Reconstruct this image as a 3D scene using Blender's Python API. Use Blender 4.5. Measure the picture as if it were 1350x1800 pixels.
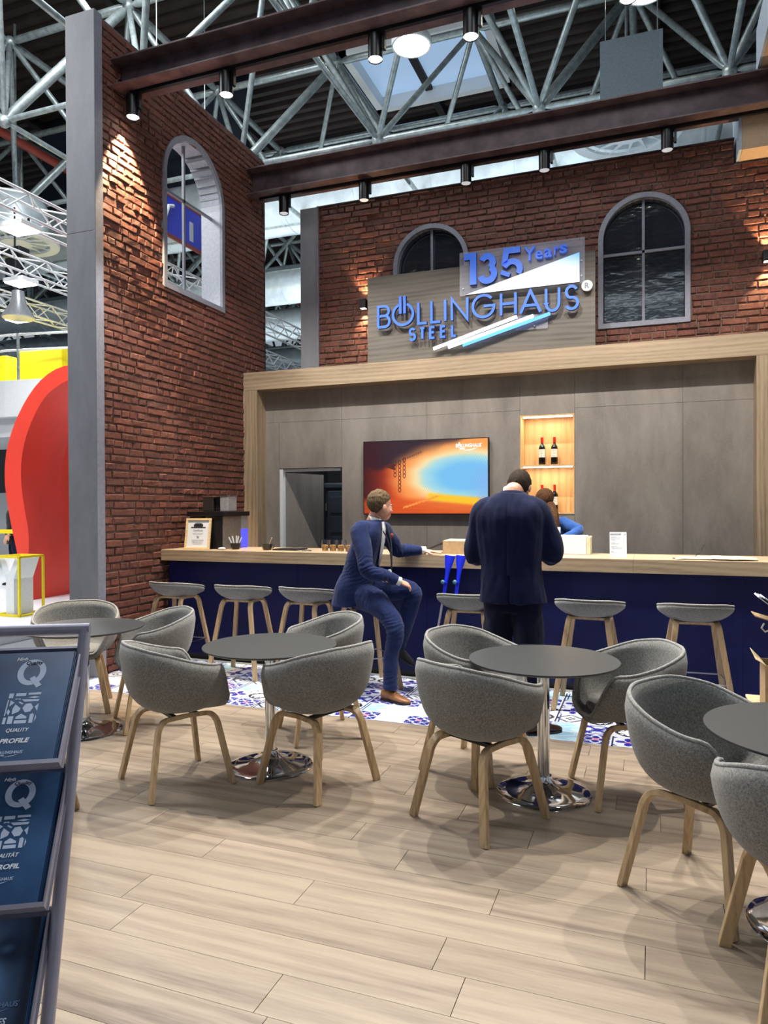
import bpy, math, random, mathutils
from math import sin, cos, pi, sqrt, atan2, radians as R
from mathutils import Vector as V, Matrix as M4, noise
random.seed(7)
SC = bpy.context.scene
COL = SC.collection
for o in list(bpy.data.objects): bpy.data.objects.remove(o)

# ------------------------------------------------------------------ camera, world, lights, exposure
yaw, pitch, roll = 0.3574532, -0.0081122, -0.0040131
fw = V((-sin(yaw)*cos(pitch), cos(yaw)*cos(pitch), sin(pitch)))
rt = V((cos(yaw), sin(yaw), 0)); up = rt.cross(fw)
r2 = cos(roll)*rt + sin(roll)*up; u2 = -sin(roll)*rt + cos(roll)*up
cam = bpy.data.cameras.new('camera'); camo = bpy.data.objects.new('camera', cam); COL.objects.link(camo)
cam.sensor_fit = 'HORIZONTAL'; cam.sensor_width = 36; cam.lens = 1259.17/1350*36; cam.clip_end = 300; cam.clip_start = .05
camo.matrix_world = M4(((r2.x, u2.x, -fw.x, 0), (r2.y, u2.y, -fw.y, 0), (r2.z, u2.z, -fw.z, 1.56), (0, 0, 0, 1)))
SC.camera = camo
SC.view_settings.view_transform = 'Standard'; SC.view_settings.look = 'None'
SC.view_settings.gamma = 1; SC.view_settings.use_curve_mapping = False
EXPO = 0.35
SC.view_settings.exposure = EXPO
W = bpy.data.worlds.new('world'); SC.world = W; W.use_nodes = True
bg = W.node_tree.nodes['Background']; bg.inputs[0].default_value = (.62, .72, .85, 1); bg.inputs[1].default_value = .36

def area(name, loc, size, power, col=(1, 1, 1), tgt=None, sy=None):
    l = bpy.data.lights.new(name, 'AREA'); l.energy = power; l.color = col
    l.shape = 'RECTANGLE'; l.size = size; l.size_y = sy or size
    o = bpy.data.objects.new(name, l); o.location = loc; COL.objects.link(o)
    if tgt is not None: o.rotation_euler = (V(tgt)-V(loc)).to_track_quat('-Z', 'Y').to_euler()
    return o
def spot(name, loc, tgt, power, angle, blend=.3, col=(1, .93, .82), r=.03):
    l = bpy.data.lights.new(name, 'SPOT'); l.energy = power; l.color = col; l.spot_size = R(angle); l.spot_blend = blend; l.shadow_soft_size = r
    o = bpy.data.objects.new(name, l); o.location = loc; COL.objects.link(o)
    o.rotation_euler = (V(tgt)-V(loc)).to_track_quat('-Z', 'Y').to_euler(); return o
# high-bay lighting of the exhibition hall, then unseen lamps aimed at ducts, roof and arch
area('hall_fill', (-1.5, 0.5, 9.5), 3.2, 150, (.93, .97, 1), (-2, 4.5, 0))
area('hall_fill', (3.5, 3.0, 9.5), 2.0, 120, (.93, .97, 1), (-1, 6, 1))
area('hall_fill', (-8.5, 8.0, 12.0), 4.0, 900, (.9, .96, 1), (-9, 11, 0))
area('hall_fill', (0, -12, 6.2), 8, 420, (.9, .96, 1), (0, -13, 14))  # added uplight behind the viewer, for the ducts mirrored in the windows
area('hall_fill', (-9.5, 3.5, 8.5), 2.5, 520, (.95, .98, 1), (-9, 9, 1.5))  # unseen lamp added to brighten the red arch
area('hall_fill', (-6, 20, 7.6), 10.0, 260, (.85, .95, 1), (-6, 22, 14))
area('hall_fill', (-14, 22, 7.0), 9.0, 260, (.85, .95, 1), (-14, 22, 14))
area('hall_fill', (-2, 13.5, 6.9), 5.0, 70, (.7, .88, 1), (-2, 15, 14))

# ------------------------------------------------------------------ materials
def lin(c): return tuple(((x/255)/12.92 if x/255 <= .04045 else ((x/255+.055)/1.055)**2.4) for x in c)
class NT:
    def __init__(s, name):
        s.m = bpy.data.materials.new(name); s.m.use_nodes = True; s.t = s.m.node_tree; s.b = s.t.nodes['Principled BSDF']
        s.out = s.t.nodes['Material Output']
    def n(s, kind, **kw):
        x = s.t.nodes.new(kind)
        for k, v in kw.items():
            if k.startswith('i_'):
                k = k[2:]; k = int(k) if k.isdigit() else k.replace('_', ' ')
                if hasattr(v, 'links') or isinstance(v, bpy.types.NodeSocket): s.t.links.new(v, x.inputs[k])
                else: x.inputs[k].default_value = v
            else: setattr(x, k, v)
        return x
    def l(s, a, b): s.t.links.new(a, b)
    def set(s, **kw):
        for k, v in kw.items():
            k = k.replace('_', ' ')
            if isinstance(v, bpy.types.NodeSocket): s.l(v, s.b.inputs[k])
            else: s.b.inputs[k].default_value = v
        return s
    def ramp(s, fac, stops, interp='LINEAR'):
        r = s.n('ShaderNodeValToRGB'); r.color_ramp.interpolation = interp
        e = r.color_ramp.elements
        while len(e) < len(stops): e.new(.5)
        for el, (p, c) in zip(e, stops): el.position = p; el.color = (*c, 1) if len(c) == 3 else c
        s.l(fac, r.inputs[0]); return r.outputs[0]
    def bump(s, h, strength=.3, dist=.01, nrm=None):
        b = s.n('ShaderNodeBump'); b.inputs['Strength'].default_value = strength; b.inputs['Distance'].default_value = dist
        s.l(h, b.inputs['Height']); s.l(b.outputs[0], s.b.inputs['Normal']); return b
    def co(s, which='Object', scale=(1, 1, 1), rot=(0, 0, 0)):
        t = s.n('ShaderNodeTexCoord'); m = s.n('ShaderNodeMapping'); m.inputs['Scale'].default_value = scale; m.inputs['Rotation'].default_value = rot
        s.l(t.outputs[which], m.inputs[0]); return m.outputs[0]
    def noise(s, vec, scale, detail=4, rough=.55, dist=0):
        x = s.n('ShaderNodeTexNoise', i_Scale=scale, i_Detail=detail, i_Roughness=rough, i_Distortion=dist); s.l(vec, x.inputs['Vector']); return x.outputs[0]
    def mix(s, fac, a, b, mode='MIX'):
        x = s.n('ShaderNodeMix', data_type='RGBA', blend_type=mode)
        for v, i in ((fac, 0), (a, 6), (b, 7)):
            if isinstance(v, bpy.types.NodeSocket): s.l(v, x.inputs[i])
            else: x.inputs[i].default_value = v if i == 0 else (*v, 1)
        return x.outputs[2]
    def math(s, op, a, b=0):
        x = s.n('ShaderNodeMath', operation=op)
        for v, i in ((a, 0), (b, 1)):
            if isinstance(v, bpy.types.NodeSocket): s.l(v, x.inputs[i])
            else: x.inputs[i].default_value = v
        return x.outputs[0]
def plain(name, c, rough=.5, metal=0, spec=.5, emit=None, es=0, noise_amt=.06, ns=30):
    t = NT(name); c = lin(c)
    nz = t.noise(t.co(), ns, 3)
    d = tuple(x*(1-noise_amt*2) for x in c); b = tuple(min(1, x*(1+noise_amt*2)) for x in c)
    t.set(Base_Color=t.ramp(nz, [(.3, d), (.7, b)]), Roughness=rough, Metallic=metal, Specular_IOR_Level=spec)
    if emit is not None: t.set(Emission_Color=(*lin(emit), 1), Emission_Strength=es)
    return t.m
def emis(name, c, s):
    t = NT(name); t.set(Base_Color=(*lin(c), 1), Emission_Color=(*lin(c), 1), Emission_Strength=s, Roughness=.6); return t.m
def wood(name, dark, light, axis=0, fine=140, rough=.5, isl=True, coarse=5):
    t = NT(name); sc = [1, 1, 1]; sc[axis] = .07
    tc = t.n('ShaderNodeTexCoord'); g = t.n('ShaderNodeNewGeometry')
    ad = t.n('ShaderNodeVectorMath', operation='MULTIPLY_ADD')
    cb = t.n('ShaderNodeCombineXYZ'); t.l(g.outputs['Random Per Island'], cb.inputs[0]); t.l(g.outputs['Random Per Island'], cb.inputs[1]); t.l(g.outputs['Random Per Island'], cb.inputs[2])
    t.l(cb.outputs[0], ad.inputs[0]); ad.inputs[1].default_value = (37, 19, 23) if isl else (0, 0, 0); t.l(tc.outputs['Object'], ad.inputs[2])
    mp = t.n('ShaderNodeMapping'); mp.inputs['Scale'].default_value = sc; t.l(ad.outputs[0], mp.inputs[0])
    a = t.noise(mp.outputs[0], fine, 5, .65); b = t.noise(mp.outputs[0], coarse, 4, .6, 1.2)
    w = t.n('ShaderNodeTexWave', wave_type='RINGS', rings_direction='SPHERICAL', i_Scale=coarse*1.2, i_Distortion=9, i_Detail=3); t.l(mp.outputs[0], w.inputs[0])
    s1 = t.math('MULTIPLY', a, .45); s2 = t.math('MULTIPLY', b, .65); s3 = t.math('MULTIPLY', w.outputs['Fac'], .16)
    f = t.math('ADD', t.math('ADD', s1, s2), s3); f = t.math('ADD', f, t.math('MULTIPLY', g.outputs['Random Per Island'], .10 if isl else 0))
    t.set(Base_Color=t.ramp(f, [(.42, lin(dark)), (.60, lin([(x+y)/2+6 for x, y in zip(dark, light)])), (.82, lin(light))]), Roughness=rough)
    t.bump(a, .12, .002); return t.m
M = {}
M['floor'] = wood('laminate_floor', (120, 104, 91), (173, 157, 138), 0, 75, .38, True, 3.6)
M['oak'] = wood('pale_oak', (134, 114, 90), (186, 164, 134), 0, 120, .5, False, 6)
M['oakz'] = wood('pale_oak_upright', (134, 114, 90), (186, 164, 134), 2, 120, .5, False, 6)
M['signwood'] = wood('grey_oak', (92, 85, 77), (122, 115, 105), 0, 24, .6, False, 5)
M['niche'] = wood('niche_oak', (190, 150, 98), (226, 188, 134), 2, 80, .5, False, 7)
M['leg'] = wood('leg_oak', (160, 132, 98), (206, 178, 136), 2, 160, .42, False, 9)
def brickmat():
    t = NT('brick'); co = t.co(); g = t.n('ShaderNodeNewGeometry'); rp = g.outputs['Random Per Island']
    base = t.ramp(rp, [(0, lin((74, 40, 34))), (.35, lin((98, 54, 44))), (.7, lin((116, 64, 52))), (1, lin((86, 58, 52)))])
    n1 = t.noise(co, 28, 6, .7); n2 = t.noise(co, 110, 4, .7)
    c = t.mix(t.ramp(n1, [(.40, (0, 0, 0)), (.68, (1, 1, 1))]), base, lin((134, 80, 64)))
    c = t.mix(t.ramp(n1, [(.22, (.8,)*3), (.40, (0, 0, 0))]), c, lin((66, 40, 34)))
    c = t.mix(t.ramp(n2, [(.54, (0, 0, 0)), (.74, (.45,)*3)]), c, lin((164, 128, 110)))
    t.set(Base_Color=c, Roughness=.62); t.bump(t.math('ADD', n1, t.math('MULTIPLY', n2, .5)), .8, .012); return t.m
M['brick'] = brickmat()
def mortarmat():
    t = NT('mortar'); co = t.co(); n = t.noise(co, 60, 6, .7)
    t.set(Base_Color=t.ramp(n, [(.3, lin((96, 78, 66))), (.7, lin((150, 130, 114)))]), Roughness=.9); t.bump(n, .8, .008); return t.m
M['mortar'] = mortarmat()
def concrete(name, a, b, sc=3.2):
    t = NT(name); co = t.co('Object'); co2 = t.co('Object', (1, 1, .35))
    n = t.noise(co2, sc, 8, .68, .3); n2 = t.noise(co, 90, 3, .6)
    f = t.math('ADD', t.math('MULTIPLY', n, .8), t.math('MULTIPLY', n2, .2))
    t.set(Base_Color=t.ramp(f, [(.34, lin(a)), (.66, lin(b))]), Roughness=.6); t.bump(n2, .08, .003); return t.m
M['concrete'] = concrete('concrete_panel', (120, 112, 105), (154, 146, 137))
M['pillar'] = concrete('pillar_concrete', (124, 126, 132), (154, 156, 162), 2.5)
M['greytrim'] = plain('grey_trim', (136, 138, 150), .45)
M['reveal'] = plain('light_reveal', (186, 188, 198), .4)
M['lensoff'] = emis('unlit_lens_glow', (220, 222, 226), .5)  # lens is switched off; faint emission stands in for light falling on it
M['navy'] = plain('navy_laminate', (11, 17, 66), .5, spec=.25, noise_amt=.12, ns=3)
M['plinth'] = plain('black_plinth', (14, 14, 16), .5)
def fabric(name, dk, lt, sc=420, sheen=.25):
    t = NT(name); co = t.co(); n = t.noise(co, sc, 2, .7); n2 = t.noise(co, sc*.28, 3, .6)
    f = t.math('ADD', t.math('MULTIPLY', n, .65), t.math('MULTIPLY', n2, .35))
    t.set(Base_Color=t.ramp(f, [(.36, lin(dk)), (.62, lin(lt))]), Roughness=.92, Sheen_Weight=sheen, Specular_IOR_Level=.2)
    t.bump(n, .35, .002); return t.m
M['felt'] = fabric('grey_felt', (70, 70, 70), (152, 152, 148))
M['piping'] = fabric('grey_piping', (104, 104, 104), (172, 172, 168), 300)
M['tabletop'] = plain('charcoal_laminate', (58, 61, 62), .42, noise_amt=.05, ns=60)
M['tableedge'] = plain('black_edge', (22, 22, 23), .4)
M['chrome'] = plain('chrome', (225, 228, 232), .07, 1, noise_amt=.01)
M['steel'] = plain('brushed_steel', (170, 170, 178), .28, 1, noise_amt=.03)
M['alu'] = plain('aluminium', (150, 148, 164), .38, .35, noise_amt=.03)
M['galv'] = plain('galvanised_tube', (156, 166, 166), .38, .5, noise_amt=.14, ns=9)
M['rust'] = plain('oxide_brown_steel', (80, 66, 70), .5, .1, noise_amt=.2, ns=6)
M['rustlight'] = plain('oxide_brown_flange', (104, 86, 88), .5, .1, noise_amt=.2, ns=6)
M['black'] = plain('black_plastic', (16, 16, 18), .4)
M['blackm'] = plain('black_metal', (20, 20, 24), .35, .3)
M['white'] = plain('white_paint', (226, 228, 228), .5, noise_amt=.02)
M['roof'] = plain('brown_roof_sheet', (52, 42, 38), .7, noise_amt=.15, ns=2)
M['roofdark'] = plain('dark_roof_beam', (30, 26, 28), .7)
M['duct'] = plain('foil_duct', (196, 206, 210), .32, .35, noise_amt=.08, ns=3)
M['red'] = plain('red_panel', (236, 66, 48), .45, noise_amt=.02, ns=2, emit=(232, 60, 44), es=.0)
M['yellow'] = plain('yellow_board', (246, 220, 20), .5, noise_amt=.02)
M['hallfloor'] = plain('hall_floor', (120, 122, 126), .6)
M['whitefloor'] = plain('white_booth_floor', (232, 234, 236), .35, noise_amt=.02)
M['lamp'] = emis('lamp_white', (255, 252, 240), 14)
M['lampsoft'] = emis('lamp_soft', (240, 246, 255), 2.2)
M['lampwarm'] = emis('lamp_warm', (255, 236, 205), 8)
M['led'] = emis('led_strip', (255, 250, 235), 5)
M['skylight'] = emis('skylight_panel', (150, 176, 205), .55)
M['navyhang'] = plain('dark_blue_backdrop', (22, 32, 46), .8)
M['greypanel'] = plain('grey_acoustic_panel', (108, 122, 132), .6)
M['redpipe'] = plain('red_pipe', (150, 60, 48), .5)
M['suit'] = fabric('navy_suit_cloth', (15, 24, 56), (30, 46, 94), 500, .10)
M['suitdark'] = fabric('dark_navy_suit_cloth', (9, 15, 42), (18, 28, 66), 500, .06)
M['trouserdark'] = fabric('dark_navy_trouser_cloth', (8, 12, 34), (16, 22, 52), 500, .05)
M['bluetop'] = fabric('blue_knit', (28, 62, 120), (48, 92, 160), 400)
M['blackcloth'] = fabric('black_cloth', (20, 20, 24), (40, 40, 46), 400)
def skin():
    t = NT('skin'); n = t.noise(t.co(), 18, 4)
    t.set(Base_Color=t.ramp(n, [(.3, lin((196, 140, 116))), (.7, lin((218, 166, 142)))]), Roughness=.5, Subsurface_Weight=.08, Subsurface_Scale=.01); return t.m
M['skin'] = skin()
def hairm(name, a, b):
    t = NT(name); n = t.noise(t.co('Object', (1, 1, .25)), 160, 4, .7)
    t.set(Base_Color=t.ramp(n, [(.35, lin(a)), (.65, lin(b))]), Roughness=.75, Specular_IOR_Level=.2); t.bump(n, .9, .006); return t.m
M['hairblond'] = hairm('dark_blond_hair', (58, 46, 32), (122, 102, 74))
M['hairdark'] = hairm('dark_brown_hair', (28, 20, 14), (62, 46, 32))
M['hairbrown'] = hairm('brown_hair', (48, 30, 18), (104, 70, 42))
M['shirt'] = plain('white_shirt', (224, 226, 230), .7)
M['tan'] = plain('tan_leather', (140, 92, 54), .35, noise_amt=.12)
M['brownshoe'] = plain('dark_brown_leather', (58, 32, 24), .3, noise_amt=.12)
M['sole'] = plain('dark_sole', (30, 24, 20), .6)
M['blueplastic'] = plain('bright_blue_plastic', (22, 40, 214), .35, noise_amt=.03)
M['teal'] = plain('teal_rubber', (60, 110, 120), .4)
M['carton'] = plain('kraft_cardboard', (180, 152, 114), .8, noise_amt=.05)
M['cartonin'] = plain('kraft_cardboard_light', (204, 184, 144), .8)
M['paper'] = plain('paper', (214, 218, 224), .6, noise_amt=.01)
M['ink'] = plain('ink', (40, 42, 48), .6)
M['inkgrey'] = plain('grey_ink', (140, 146, 156), .6)
M['beech'] = wood('beech_frame', (196, 166, 118), (226, 200, 156), 0, 90, .45, False, 8)
M['darkglass'] = plain('dark_beans_hopper', (48, 46, 44), .15)
M['greyglass'] = plain('smoked_panel', (112, 106, 98), .25)
M['blueglow'] = emis('blue_light', (60, 60, 250), 1.6)
M['silverpl'] = plain('silver_plastic', (170, 172, 176), .3, .4)
M['locker'] = plain('slate_locker', (58, 66, 76), .45)
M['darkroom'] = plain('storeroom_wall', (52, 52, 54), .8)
M['winebody'] = plain('dark_wine_glass', (14, 10, 12), .08)
M['winered'] = plain('red_foil', (196, 36, 30), .3, .3)
M['creamlabel'] = plain('cream_label', (232, 226, 212), .6)
M['letterface'] = plain('blue_letter_face', (70, 120, 226), .4, noise_amt=.01, emit=(60, 110, 235), es=.22)
M['letterside'] = plain('blue_letter_side', (18, 34, 104), .4, noise_amt=.02)
M['lightwhite'] = emis('lit_white_acrylic', (238, 248, 255), 1.15)
M['lightblue'] = emis('lit_blue_acrylic', (84, 160, 250), .75)
M['brochtext'] = plain('brochure_print', (196, 210, 236), .5, noise_amt=.01)
M['brochwhite'] = plain('brochure_white_print', (236, 240, 248), .5, noise_amt=.01)
M['brochfaint'] = plain('brochure_faint_print', (98, 122, 156), .5)
M['nuts'] = plain('mixed_nuts', (196, 150, 90), .6, noise_amt=.35, ns=90)
M['linen'] = plain('cream_linen', (206, 200, 168), .9)
def glass(name, c=(1, 1, 1), rough=.0, alpha=None):
    t = NT(name); t.set(Base_Color=(*c, 1), Roughness=rough, Transmission_Weight=1, IOR=1.3); return t.m
M['glass'] = glass('clear_glass'); M['acrylic'] = plain('clear_acrylic_glare', (214, 216, 232), .25, noise_amt=.01); M['acrylic'].node_tree.nodes['Principled BSDF'].inputs['Alpha'].default_value = .24  # pale half-opaque acrylic colour stands in for light caught by a clear sheet
def winglass():
    t = NT('dark_window_glass'); n = t.noise(t.co('Object', (.5, 1, 1.2)), 5, 3, .6)
    t.set(Base_Color=(*lin((38, 44, 52)), 1), Roughness=.06, Specular_IOR_Level=1, Coat_Weight=1, Coat_Roughness=.03, IOR=1.8); t.bump(n, .12, .03); return t.m
M['winglass'] = winglass()
def vcol(name, emit=0, rough=.4):
    t = NT(name); a = t.n('ShaderNodeVertexColor'); a.layer_name = 'Col'
    t.set(Base_Color=a.outputs[0], Roughness=rough)
    if emit: t.set(Emission_Color=a.outputs[0], Emission_Strength=emit, Specular_IOR_Level=.2); t.t.links.remove(t.b.inputs['Base Color'].links[0]); t.b.inputs['Base Color'].default_value = (.01, .01, .012, 1)
    return t.m
M['screen'] = vcol('screen_picture', .82, .3); M['tile'] = vcol('patterned_vinyl', 0, .28)
M['coverphoto'] = vcol('cover_photo', 0, .3)
def cover(name):
    t = NT(name); n = t.noise(t.co(), 6, 3)
    t.set(Base_Color=t.ramp(n, [(.25, lin((38, 66, 104))), (.75, lin((64, 104, 150)))]), Roughness=.28); return t.m
M['cover'] = cover('blue_cover')

# ------------------------------------------------------------------ mesh helpers
class MB:
    def __init__(s): s.v = []; s.f = []; s.mi = []; s.T = M4.Identity(4)
    def add(s, vs, fs, mi=0):
        b = len(s.v); s.v += [tuple(s.T @ V(p)) for p in vs]; s.f += [tuple(i+b for i in f) for f in fs]; s.mi += [mi]*len(fs); return s
    def box(s, x0, x1, y0, y1, z0, z1, mi=0):
        return s.add([(x0, y0, z0), (x1, y0, z0), (x1, y1, z0), (x0, y1, z0), (x0, y0, z1), (x1, y0, z1), (x1, y1, z1), (x0, y1, z1)],
                     [(0, 3, 2, 1), (4, 5, 6, 7), (0, 1, 5, 4), (1, 2, 6, 5), (2, 3, 7, 6), (3, 0, 4, 7)], mi)
    def rings(s, rings, mi=0, cap=True, closed=False, open_=False):
        n = len(rings[0]); vs = [p for r in rings for p in r]; fs = []; k = len(rings)
        for i in range(k if closed else k-1):
            for j in range(n - (1 if open_ else 0)):
                a, b = i*n+j, i*n+(j+1) % n; c, d = ((i+1) % k)*n+(j+1) % n, ((i+1) % k)*n+j; fs.append((a, b, c, d))
        if cap and not closed and not open_: fs += [tuple(range(n))[::-1], tuple(range((k-1)*n, k*n))]
        return s.add(vs, fs, mi)
    def sweep(s, pts, sec, mi=0, upv=(0, 0, 1), closed=False, scales=None):
        pts = [V(p) for p in pts]; k = len(pts); rs = []; prev = None
        for i, p in enumerate(pts):
            a = pts[(i-1) % k] if (closed or i > 0) else p; b = pts[(i+1) % k] if (closed or i < k-1) else p
            t = (b-a).normalized()
            if prev is None:
                x = V(upv).cross(t)
                if x.length < 1e-3: x = V((1, 0, 0)).cross(t)
                x.normalize()
            else:
                x = prev - t*prev.dot(t); x.normalize()
            prev = x; y = t.cross(x); m = scales[i] if scales else 1
            if not closed and 0 < i < k-1 and False: pass
            rs.append([p + x*(q[0]*m) + y*(q[1]*m) for q in sec])
        return s.rings(rs, mi, True, closed)
    def tube(s, pts, r, mi=0, n=10, closed=False, upv=(0, 0, 1)):
        sc = r if isinstance(r, (list, tuple)) else None
        rr = 1 if sc else r
        return s.sweep(pts, [(rr*cos(2*pi*i/n), rr*sin(2*pi*i/n)) for i in range(n)], mi, upv, closed, sc)
    def lathe(s, prof, mi=0, n=32, c=(0, 0, 0)):
        return s.rings([[(c[0]+r*cos(2*pi*i/n), c[1]+r*sin(2*pi*i/n), c[2]+z) for i in range(n)] for r, z in prof], mi)
    def prism(s, poly, a, b, axis='y', mi=0):
        f = {'y': lambda p, t: (p[0], t, p[1]), 'z': lambda p, t: (p[0], p[1], t), 'x': lambda p, t: (t, p[0], p[1])}[axis]
        n = len(poly); vs = [f(p, a) for p in poly]+[f(p, b) for p in poly]
        return s.add(vs, [tuple(range(n)), tuple(range(2*n-1, n-1, -1))]+[(i, i+n, (i+1) % n+n, (i+1) % n) for i in range(n)], mi)
    def ell(s, c, r, mi=0, n=16, k=10, T=None):
        rs = []
        for i in range(k+1):
            a = pi*i/k; a = min(max(a, .02), pi-.02)
            rs.append([V((r[0]*sin(a)*cos(2*pi*j/n), r[1]*sin(a)*sin(2*pi*j/n), -r[2]*cos(a))) for j in range(n)])
        if T is not None: rs = [[T @ p for p in q] for q in rs]
        rs = [[p+V(c) for p in q] for q in rs]
        return s.rings(rs, mi)
    def band(s, pts, w, y0, y1, closed=False, mf=0, ms=1):
        """flat stroke of width w along 2D pts (x,z), standing between y0 (front) and y1"""
        P = [V((p[0], p[1])) for p in pts]; k = len(P); L = []; Rr = []
        for i in range(k):
            a = P[(i-1) % k] if (closed or i > 0) else None; b = P[(i+1) % k] if (closed or i < k-1) else None
            d1 = (P[i]-a).normalized() if a is not None else None; d2 = (b-P[i]).normalized() if b is not None else None
            if d1 is None: d1 = d2
            if d2 is None: d2 = d1
            n1 = V((-d1.y, d1.x)); n2 = V((-d2.y, d2.x)); m = (n1+n2)
            m = m.normalized() if m.length > 1e-6 else n1
            sc = min(1/max(m.dot(n1), .3), 2.5)
            L.append(P[i]+m*sc*w/2); Rr.append(P[i]-m*sc*w/2)
        vs = []; 
        for q, y in ((L, y0), (Rr, y0), (L, y1), (Rr, y1)): vs += [(p.x, y, p.y) for p in q]
        fr = []; sd = []
        for i in range(k if closed else k-1):
            j = (i+1) % k
            fr.append((i, k+i, k+j, j)); fr.append((2*k+i, 2*k+j, 3*k+j, 3*k+i)); sd.append((i, j, 2*k+j, 2*k+i)); sd.append((k+i, 3*k+i, 3*k+j, k+j))
        if not closed:
            sd.append((0, 2*k, 3*k, k)); sd.append((k-1, 2*k-1, 4*k-1, 3*k-1))
        b = len(s.v); s.v += [tuple(s.T @ V(p)) for p in vs]
        for F, m_ in ((fr, mf), (sd, ms)):
            s.f += [tuple(i+b for i in f) for f in F]; s.mi += [m_]*len(F)
        return s
    def build(s, name, mats, parent=None, smooth=False, bevel=0, sub=0, loc=None, rotz=0, auto=35, colors=None):
        me = bpy.data.meshes.new(name); me.from_pydata(s.v, [], s.f)
        mats = mats if isinstance(mats, (list, tuple)) else [mats]
        for m in mats: me.materials.append(M[m] if isinstance(m, str) else m)
        me.polygons.foreach_set('material_index', s.mi)
        if colors is not None:
            ca = me.color_attributes.new('Col', 'FLOAT_COLOR', 'POINT')
            ca.data.foreach_set('color', [x for c in colors for x in (*c, 1)])
        if smooth:
            me.polygons.foreach_set('use_smooth', [True]*len(me.polygons))
        me.update()
        if smooth and auto < 180:
            try: me.set_sharp_from_angle(angle=R(auto))
            except Exception: pass
        o = bpy.data.objects.new(name, me); COL.objects.link(o)
        if parent is not None: o.parent = parent
        if loc is not None: o.location = loc
        if rotz: o.rotation_euler = (0, 0, rotz)
        if bevel:
            m = o.modifiers.new('bevel', 'BEVEL'); m.width = bevel; m.segments = 2; m.limit_method = 'ANGLE'
        if sub:
            m = o.modifiers.new('subd', 'SUBSURF'); m.levels = sub; m.render_levels = sub
        return o
def boxo(name, mat, x0, x1, y0, y1, z0, z1, parent=None, bevel=0): return MB().box(x0, x1, y0, y1, z0, z1).build(name, mat, parent, bevel=bevel)
def tag(o, label=None, cat=None, group=None, kind=None):
    if label: o['label'] = label
    if cat: o['category'] = cat
    if group: o['group'] = group
    if kind: o['kind'] = kind
    return o
def thing(name, label, cat, loc=(0, 0, 0), rotz=0, group=None):
    o = bpy.data.objects.new(name, None); COL.objects.link(o); o.empty_display_size = .1
    o.location = loc; o.rotation_euler = (0, 0, rotz); return tag(o, label, cat, group)
def struct(o): o['kind'] = 'structure'; return o
def dup(root, loc, rotz, label, group=None):
    def cp(o, par):
        c = o.copy(); COL.objects.link(c)
        if par is not None: c.parent = par; c.matrix_parent_inverse = o.matrix_parent_inverse.copy()
        for ch in o.children: cp(ch, c)
        return c
    r = cp(root, None); r.location = loc; r.rotation_euler = (0, 0, rotz); r['label'] = label
    if group: r['group'] = group
    return r
def arc(cx, cy, r, a0, a1, n=12, ry=None):
    ry = ry or r
    return [(cx+r*cos(R(a0+(a1-a0)*i/n)), cy+ry*sin(R(a0+(a1-a0)*i/n))) for i in range(n+1)]
def text(mb, s, x0, x1, z0, z1, y, depth=.0015, bold=0.0, shear=0.0, mi=0):
    """lettering fitted into x0..x1, z0..z1 in the local xz plane, front at y"""
    fake = bold if 'Q' in s else 0
    if fake: bold = 0        # the built-in font's Q breaks when fattened
    c = bpy.data.curves.new('t', 'FONT'); c.body = s; c.size = 1; c.extrude = .5; c.offset = bold; c.shear = shear; c.resolution_u = 3
    o = bpy.data.objects.new('t', c); COL.objects.link(o)
    dg = bpy.context.evaluated_depsgraph_get(); dg.update(); e = o.evaluated_get(dg); me = e.to_mesh()
    vs = [v.co.copy() for v in me.vertices]; fs = [tuple(p.vertices) for p in me.polygons]; e.to_mesh_clear()
    bpy.data.objects.remove(o); bpy.data.curves.remove(c)
    if not vs: return
    if fake:
        n0 = len(vs); vs += [v+V((fake*1.6, 0, .02)) for v in vs]; fs += [tuple(i+n0 for i in f) for f in fs]
    xa, xb = min(v.x for v in vs), max(v.x for v in vs); za, zb = min(v.y for v in vs), max(v.y for v in vs)
    if x1 is None: x1 = x0 + (xb-xa)*(z1-z0)/(zb-za)
    mb.add([(x0+(v.x-xa)/(xb-xa)*(x1-x0), y-(v.z+.5)*depth if depth > 0 else y, z0+(v.y-za)/(zb-za)*(z1-z0)) for v in vs], fs, mi)
# ================================================================== SETTING
# laminate floor: real planks 0.193 wide, 1.296 long, running along x
fb = MB(); known = {0: -1.152, 1: -.578, 2: -.694, 3: -.022, 4: -.581, 5: -1.035, 6: -.022}
rnd = random.Random(3)
for k in range(-16, 24):
    y0 = 1.9135+.193*k
    if y0 > 6.2: break
    off = known.get(k, rnd.uniform(0, 1.296)); x = -4.95 - ((-4.95-off) % 1.296)
    while x < 3.4:
        a, b = max(x, -5.06)+.0013, min(x+1.296, 3.4)-.0013
        if b > a: fb.box(a, b, y0+.0009, y0+.193-.0009, -.012, 0)
        x += 1.296
struct(fb.build('floor', 'floor', bevel=0))
struct(boxo('floor_base', 'plinth', -5.1, 3.6, -1.4, 8.6, -.06, -.010))
struct(boxo('hall_floor', 'hallfloor', -40, 30, -30, 60, -.09, -.061))

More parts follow.
